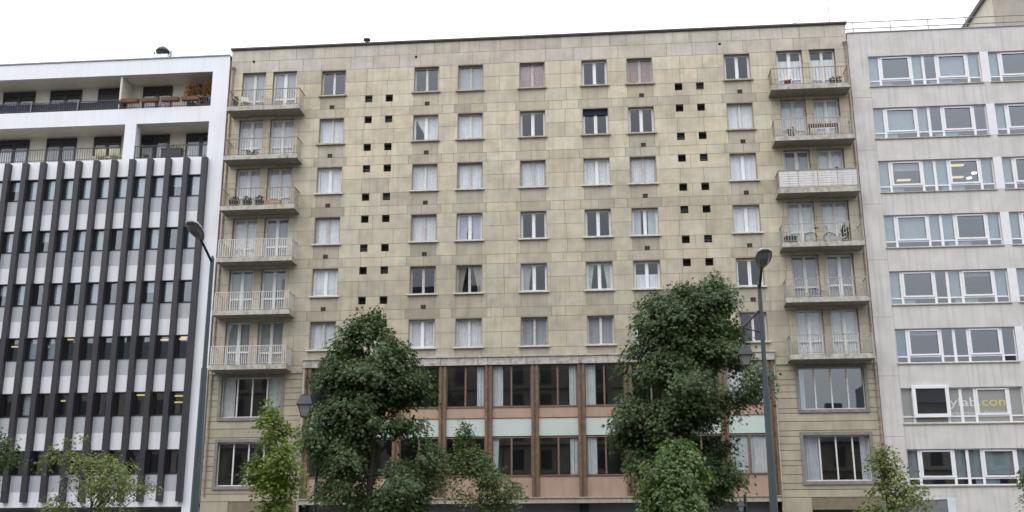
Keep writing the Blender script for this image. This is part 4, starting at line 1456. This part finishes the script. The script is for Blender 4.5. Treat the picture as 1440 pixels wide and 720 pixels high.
    pick = g.choice(len(C), min(limbs, len(C)), replace=False)
    for k in pick:
        tip = Vector(C[k])
        h = max(z0 * .75, tip.z - abs(Vector((tip.x - xt, tip.y - y)).length) * .75 - .2)
        h = min(h, hs[-1] * .98)
        i = min(7, int((h - hs[0]) / (hs[-1] - hs[0]) * 8))
        f_ = (h - hs[i]) / (hs[i + 1] - hs[i])
        st = pts[i].lerp(pts[i + 1], f_)
        r0 = max(.012, rs[i] * .45)
        mid = st.lerp(tip, .5) + Vector((0, 0, .08))
        lb.tube(st - loc, mid - loc, r0, r0 * .6, 6); lb.tube(mid - loc, tip - loc, r0 * .6, .006, 6)
        j = int(np.argmin(np.linalg.norm(C - C[k], axis=1) + (np.arange(len(C)) == k) * 9))
        lb.tube(mid - loc, Vector(C[j]) - loc, r0 * .4, .005, 5)
    put('trunk', tb.mesh('trunk', BARK, True), e, tuple(L))
    return e


G_DARK = [(.026, .048, .020), (.046, .078, .030), (.066, .104, .040), (.095, .130, .050)]
G_MID = [(.045, .078, .022), (.065, .105, .028), (.085, .125, .034), (.11, .14, .042)]
G_LIME = [(.075, .12, .020), (.115, .17, .030), (.155, .21, .040), (.20, .235, .055)]
G_OLIVE = [(.075, .108, .03), (.11, .148, .04), (.15, .18, .05), (.20, .20, .07)]
G_BUSH = [(.055, .10, .034), (.085, .142, .046), (.12, .18, .060), (.155, .21, .08)]

tree('broadleaf_tree', [(430, 516, 532), (450, 492, 548), (475, 462, 560), (500, 446, 590), (525, 446, 600), (550, 452, 602), (580, 436, 598), (600, 424, 600), (625, 428, 618), (650, 432, 628), (675, 438, 630), (695, 445, 610), (712, 470, 596)],
     -9.5, 520, 'large dark green tree in front of the left end of the glazed front', 860, 56, .165, G_DARK, 21, 'large street trees', spread=.25, trunk_r=.2, holes=8, limbs=34, droop=.8, lump=.3, masses=62, bough=.74)
tree('broadleaf_tree', [(388, 992, 1014), (404, 975, 1034), (420, 904, 1036), (440, 888, 1036), (465, 884, 1044), (490, 882, 1056), (515, 872, 1072), (540, 850, 1078), (560, 848, 1070), (580, 868, 1030), (600, 858, 1016), (622, 872, 1035), (645, 880, 1052), (665, 888, 1048), (690, 905, 1030), (712, 930, 1010)],
     -9.5, 977, 'large dark green tree left of the right street lamp', 1120, 56, .165, G_DARK, 34, 'large street trees', spread=.25, trunk_r=.22, holes=4, limbs=34, droop=.8, lump=.3, masses=84, bough=.76)
tree('young_tree', [(562, 376, 388), (585, 362, 398), (605, 352, 416), (630, 346, 430), (655, 346, 430), (680, 350, 428), (705, 356, 425), (735, 362, 415)],
     -26, 384, 'young tree with bright lime green leaves', 230, 32, .105, G_LIME, 5, 'young trees on the median', spread=.12, trunk_r=.045, holes=9, limbs=40, shell=.6, masses=30)
tree('young_tree', [(606, 112, 140), (630, 72, 160), (655, 55, 195), (680, 42, 212), (700, 45, 205), (725, 60, 190)],
     -26, 128, 'sparse young olive green tree before the white office block', 240, 24, .085, G_OLIVE, 8, 'young trees on the median', spread=.13, trunk_r=.04, holes=9, limbs=60, shell=.65)
tree('young_tree', [(590, 648, 656), (612, 640, 668), (635, 630, 690), (660, 626, 712), (680, 628, 742), (700, 632, 745), (725, 640, 730)],
     -26, 676, 'sparse young tree in front of the middle of the glazed front', 200, 22, .085, [tuple(.85 * c for c in q) for q in G_MID], 13, 'young trees on the median', spread=.13, trunk_r=.04, holes=8, limbs=60, shell=.65)
tree('young_tree', [(615, 935, 962), (632, 918, 985), (655, 904, 992), (680, 900, 998), (705, 905, 1000), (735, 912, 995)],
     -26, 950, 'dense bushy young tree in front of the right big tree', 330, 38, .105, G_BUSH, 17, 'young trees on the median', spread=.13, trunk_r=.05, holes=3, limbs=24, droop=.9, masses=26)
tree('young_tree', [(622, 1238, 1250), (645, 1214, 1272), (668, 1198, 1292), (690, 1192, 1310), (710, 1190, 1316), (735, 1200, 1300)],
     -26, 1248, 'sparse young yellow green tree before the right office block', 150, 20, .09, G_OLIVE, 19, 'young trees on the median', spread=.13, trunk_r=.04, holes=8, limbs=60, shell=.65)
tree('young_tree', [(606, -10, 18), (620, -40, 24), (640, -60, 24), (660, -70, 5), (690, -80, -10), (715, -80, -20)],
     -26, -38, 'dark green tree cut off by the left edge of the picture', 140, 26, .10, G_DARK[1:], 23, 'young trees on the median', spread=.12, trunk_r=.05, holes=2, limbs=16)
tree('young_tree', [(598, 1470, 1500), (625, 1445, 1520), (650, 1432, 1530), (675, 1430, 1535), (700, 1436, 1530), (725, 1450, 1520)],
     -26, 1485, 'green tree cut off by the right edge of the picture', 150, 24, .09, G_MID, 29, 'young trees on the median', spread=.12, trunk_r=.05, holes=2, limbs=16)

# ================================================================== things on the balconies
def pot_plant(loc, label, r=.14, h=.24, m=DPOT, fol=(.05, .08, .03), fr=.25, fh=.45, n=120, group='balcony plants', seed=1, name='potted_plant', pot='pot', ls=.09):
    e = empty(name, loc, label, 'plant', group)
    put(pot, MB().lathe([(0, 0), (r * .75, 0), (r, h), (r * .85, h), (r * .8, h * .85), (0, h * .85)], n=12).mesh('pot', m), e, loc)
    g = np.random.default_rng(seed)
    d = g.normal(0, 1, (n, 3)); d /= np.linalg.norm(d, axis=1, keepdims=True)
    P = d * np.array([fr, fr, fh / 2]) * (g.uniform(0, 1, (n, 1)) ** .5) + np.array([0, 0, h + fh / 2 - .03])
    tint = np.array(fol)[None] * g.uniform(.6, 1.4, (n, 1))
    put('foliage', leaf_mesh('foliage', P, d + np.array([0, 0, .5]), g.normal(0, 1, (n, 3)), np.full(n, ls), tint), e, loc)
    return e


def chair(loc, label, m, rz=0, m2=None):
    e = empty('chair', loc, label, 'chair')
    e.rotation_euler = (0, 0, rz)
    def p(nm, mb, mm):
        o = put(nm, mb.mesh(nm, mm), None); o.parent = e
    p('seat', MB().box(-.22, .22, -.22, .22, .41, .45), m2 or m)
    bk = MB().box(-.22, .22, .19, .22, .52, .86)
    for x in (-.2, .2): bk.box(x - .018, x + .018, .185, .225, .451, .519)
    p('backrest', bk, m)
    for x in (-.2, .2):
        for y in (-.2, .2): p('leg', MB().box(x - .018, x + .018, y - .018, y + .018, 0, .409), m)
    return e


def bicycle(loc, label, m, s=1., rz=0.):
    e = empty('bicycle', loc, label, 'bicycle', 'bicycles on the balconies')
    e.rotation_euler = (0, 0, rz)
    R = .33 * s
    def p(nm, mb, mm, par=None):
        o = put(nm, mb.mesh(nm, mm), None); o.parent = par or e; return o
    for x in (-.5 * s, .5 * s):
        w = MB(); n = 20
        c = [(x + R * math.cos(2 * math.pi * i / n), 0, R + R * math.sin(2 * math.pi * i / n)) for i in range(n + 1)]
        w.path(c, .02 * s, 5)
        for i in range(0, n, 2): w.tube((x, 0, R), c[i], .004 * s, n=3, caps=False)
        p('wheel', w, DPOT)
    f = MB()
    bb, st, hd, ra, fa = (-.05 * s, 0, .30 * s), (-.18 * s, 0, .78 * s), (.36 * s, 0, .74 * s), (-.5 * s, 0, R), (.5 * s, 0, R)
    for a_, b_ in ((bb, st), (st, hd), (bb, hd), (bb, ra), (st, ra), (hd, fa)): f.tube(a_, b_, .022 * s, n=6)
    p('frame', f, m)
    h = MB().tube(hd, (.33 * s, 0, .95 * s), .016 * s, n=6).tube((.33 * s, -.27 * s, .97 * s), (.33 * s, .27 * s, .97 * s), .014 * s, n=6)
    p('handlebar', h, DPOT)
    p('saddle', MB().tube(st, (-.2 * s, 0, .88 * s), .014 * s, n=6).box(-.32 * s, -.08 * s, -.06 * s, .06 * s, .88 * s, .93 * s), DPOT)
    return e


FL = lambda r: 24.54 + .226 - ST * r
PLW = mat('white_plastic', (.66, .66, .65), .5)
chair((-15.55, -.45, FL(0)), 'white chair on the top left balcony', PLW, .6)
chair((13.35, -.45, FL(0)), 'white chair with reddish seat on the top right balcony', PLW, -.3, mat('red_cushion', (.30, .10, .09), .8))
pot_plant((-16.1, -.5, FL(0)), 'dark potted plant in the corner of the top left balcony', .14, .5, DPOT, (.03, .035, .03), .12, .35, 60, seed=4)
for i, (x, lb) in enumerate(((15.55, 'left'), (15.88, 'right'))):
    pot_plant((x, -.7, FL(0)), f'{lb} one of two dark pots at the end of the top right balcony', .14, .26, DPOT, (.04, .05, .03), .14, .25, 50, seed=6 + i)
for i, (x, lb) in enumerate(((-15.05, 'left'), (-14.72, 'right'))):
    pot_plant((x, -.72, FL(1)), f'{lb} one of two dark plants on the second left balcony', .13, .12, DPOT, (.018, .02, .02), .16, .26, 60, seed=9 + i)
for i, (x, lb, r_) in enumerate(((-15.75, 'leftmost', .3), (-15.05, 'middle', .26), (-14.4, 'rightmost', .26))):
    pot_plant((x, -.62, FL(2)), f'{lb} of three black tubs on the third left balcony', r_, .36, DPOT, (.02, .022, .024), r_ * .9, .28, 90, group='black tubs on the balcony', seed=12 + i)
cr = MB().box(-.36, .36, -.2, .2, 0, .03); cr.box(-.36, -.33, -.2, .2, .03, .36); cr.box(.33, .36, -.2, .2, .03, .36)
for k in range(3): cr.box(-.33, .33, -.2, -.18, .05 + k * .11, .12 + k * .11); cr.box(-.33, .33, .18, .2, .05 + k * .11, .12 + k * .11)
tag(put('crate', cr.mesh('crate', mat('pink_crate', (.45, .27, .22), .7)), None, (-13.6, -.6, FL(2))), 'pale pink slatted crate on the third left balcony', 'crate')
bicycle((14.35, -.5, FL(3)), 'yellow framed bicycle standing on the fourth right balcony', mat('yellow_paint', (.55, .50, .22), .4), .95, .1)
bicycle((13.98, -.5, FL(4)), 'small bright blue bicycle on the fifth right balcony', mat('blue_paint', (.03, .10, .42), .4), .62, -.1)
bx_ = MB().box(-.28, .28, -.2, .2, 0, .34); bx_.box(-.3, .3, -.22, .22, .342, .40)
tag(put('storage_box', bx_.mesh('storage_box', DPOT), None, (12.88, -.6, FL(3))), 'black storage box at the left of the fourth right balcony', 'box')
pot_plant((15.55, -.6, FL(3)), 'tall spiky plant in a terracotta pot on the fourth right balcony', .22, .24, TERRA, (.06, .09, .035), .16, .75, 80, seed=21, ls=.16)
pot_plant((13.3, -.6, FL(1)), 'dark leafy pot plant behind the second right railing', .18, .25, DPOT, (.03, .04, .028), .25, .4, 110, seed=24)
ta = empty('balcony_table', (14.9, -.5, FL(1)), 'reddish folding table on the second right balcony', 'table')
put('tabletop', MB().box(-.75, .75, -.25, .25, .70, .74).mesh('tabletop', mat('reddish_wood', (.30, .15, .10), .6)), ta, (14.9, -.5, FL(1)))
for sx in (-.7, .7):
    for sy in (-.2, .2): put('leg', MB().box(sx - .02, sx + .02, sy - .02, sy + .02, 0, .699).mesh('leg', DARKF), ta, (14.9, -.5, FL(1)))
pot_plant((15.35, -.8, FL(2)), 'small terracotta pot plant at the mesh screened right balcony', .12, .9, TERRA, (.05, .08, .03), .12, .22, 50, seed=26)

# planters along the upper recess of the white block, shrubs, trough, chairs
LZ = 25.34
PB = [(-22.25, 'leftmost'), (-21.1, 'second from left'), (-19.95, 'third from left'), (-18.8, 'fourth from left')]
box0 = None
for i, (x, lb) in enumerate(PB):
    label = f'brown planter box hung on the upper white block railing, {lb}'
    if box0 is None:
        box0 = empty('planter_box', (x, -.1, LZ + .30), label, 'planter', 'planter boxes on the railing')
        put('box', MB().box(-.48, .48, -.11, .11, 0, .03).box(-.48, .48, -.12, -.1, .03, .22).box(-.48, .48, .1, .12, .03, .22).box(-.48, -.46, -.1, .1, .03, .22).box(.46, .48, -.1, .1, .03, .22).mesh('box', TERRA), box0, box0.location)
        put('soil', MB().box(-.459, .459, -.099, .099, .031, .18).mesh('soil', mat('soil', (.05, .035, .025), .95)), box0, box0.location)
    else: copy_thing(box0, (x, -.1, LZ + .30), label)
DRY = (.20, .115, .05)
pot_plant((-19.0, .55, LZ), 'dry brown conical shrub, left of the pair on the upper white block balcony', .24, .4, GPLANT, DRY, .42, 1.35, 500, 'dry shrubs on the balcony', 31, 'shrub', ls=.11)
pot_plant((-18.05, .55, LZ), 'dry brown conical shrub, right of the pair by the white block end wall', .24, .4, GPLANT, DRY, .42, 1.35, 500, 'dry shrubs on the balcony', 32, 'shrub', ls=.11)
LZ2 = 22.38
tr_ = empty('planter_trough', (-19.75, .3, LZ2), 'dark grey planter trough on the lower white block balcony', 'planter')
put('box', MB().box(-.56, .56, -.2, .2, 0, .52).box(-.585, .585, -.22, .22, .522, .6).mesh('trough', GPLANT), tr_, tr_.location)
g_ = np.random.default_rng(40)
P_ = np.stack([g_.uniform(-.5, .5, 60), g_.uniform(-.15, .15, 60), g_.uniform(.58, .85, 60)], 1)
put('foliage', leaf_mesh('foliage', P_, g_.normal(0, .4, (60, 3)) + np.array([0, 0, 1]), g_.normal(0, 1, (60, 3)), np.full(60, .1), np.array([(.06, .07, .03)]) * g_.uniform(.7, 1.3, (60, 1))), tr_, tr_.location)
YC = mat('pale_yellow_slats', (.55, .55, .36), .7)
def slat_chair(x, label):
    e = empty('garden_chair', (x, .7, LZ2), label, 'chair', 'garden chairs on the lower balcony')
    s = MB()
    for k in range(6): s.box(-.3 + k * .1, -.22 + k * .1, -.25, .25, .38, .41)
    put('seat', s.mesh('seat', YC), e, e.location)
    s = MB()
    for k in range(6): s.box(-.3 + k * .1, -.22 + k * .1, -.27, -.24, .42, .80)
    put('backrest', s.mesh('backrest', YC), e, e.location)
    for sx in (-.28, .26):
        for sy in (-.22, .22): put('leg', MB().box(sx - .02, sx + .02, sy - .02, sy + .02, 0, .379).mesh('leg', YC), e, e.location)
slat_chair(-23.9, 'pale yellow slatted garden chair, left of the pair beside the white column')
slat_chair(-23.1, 'pale yellow slatted garden chair right beside the white column')
pot_plant((-21.45, .75, LZ2), 'small leafy pot plant right of the white column', .16, .22, TERRA, (.07, .08, .03), .2, .35, 90, seed=44)
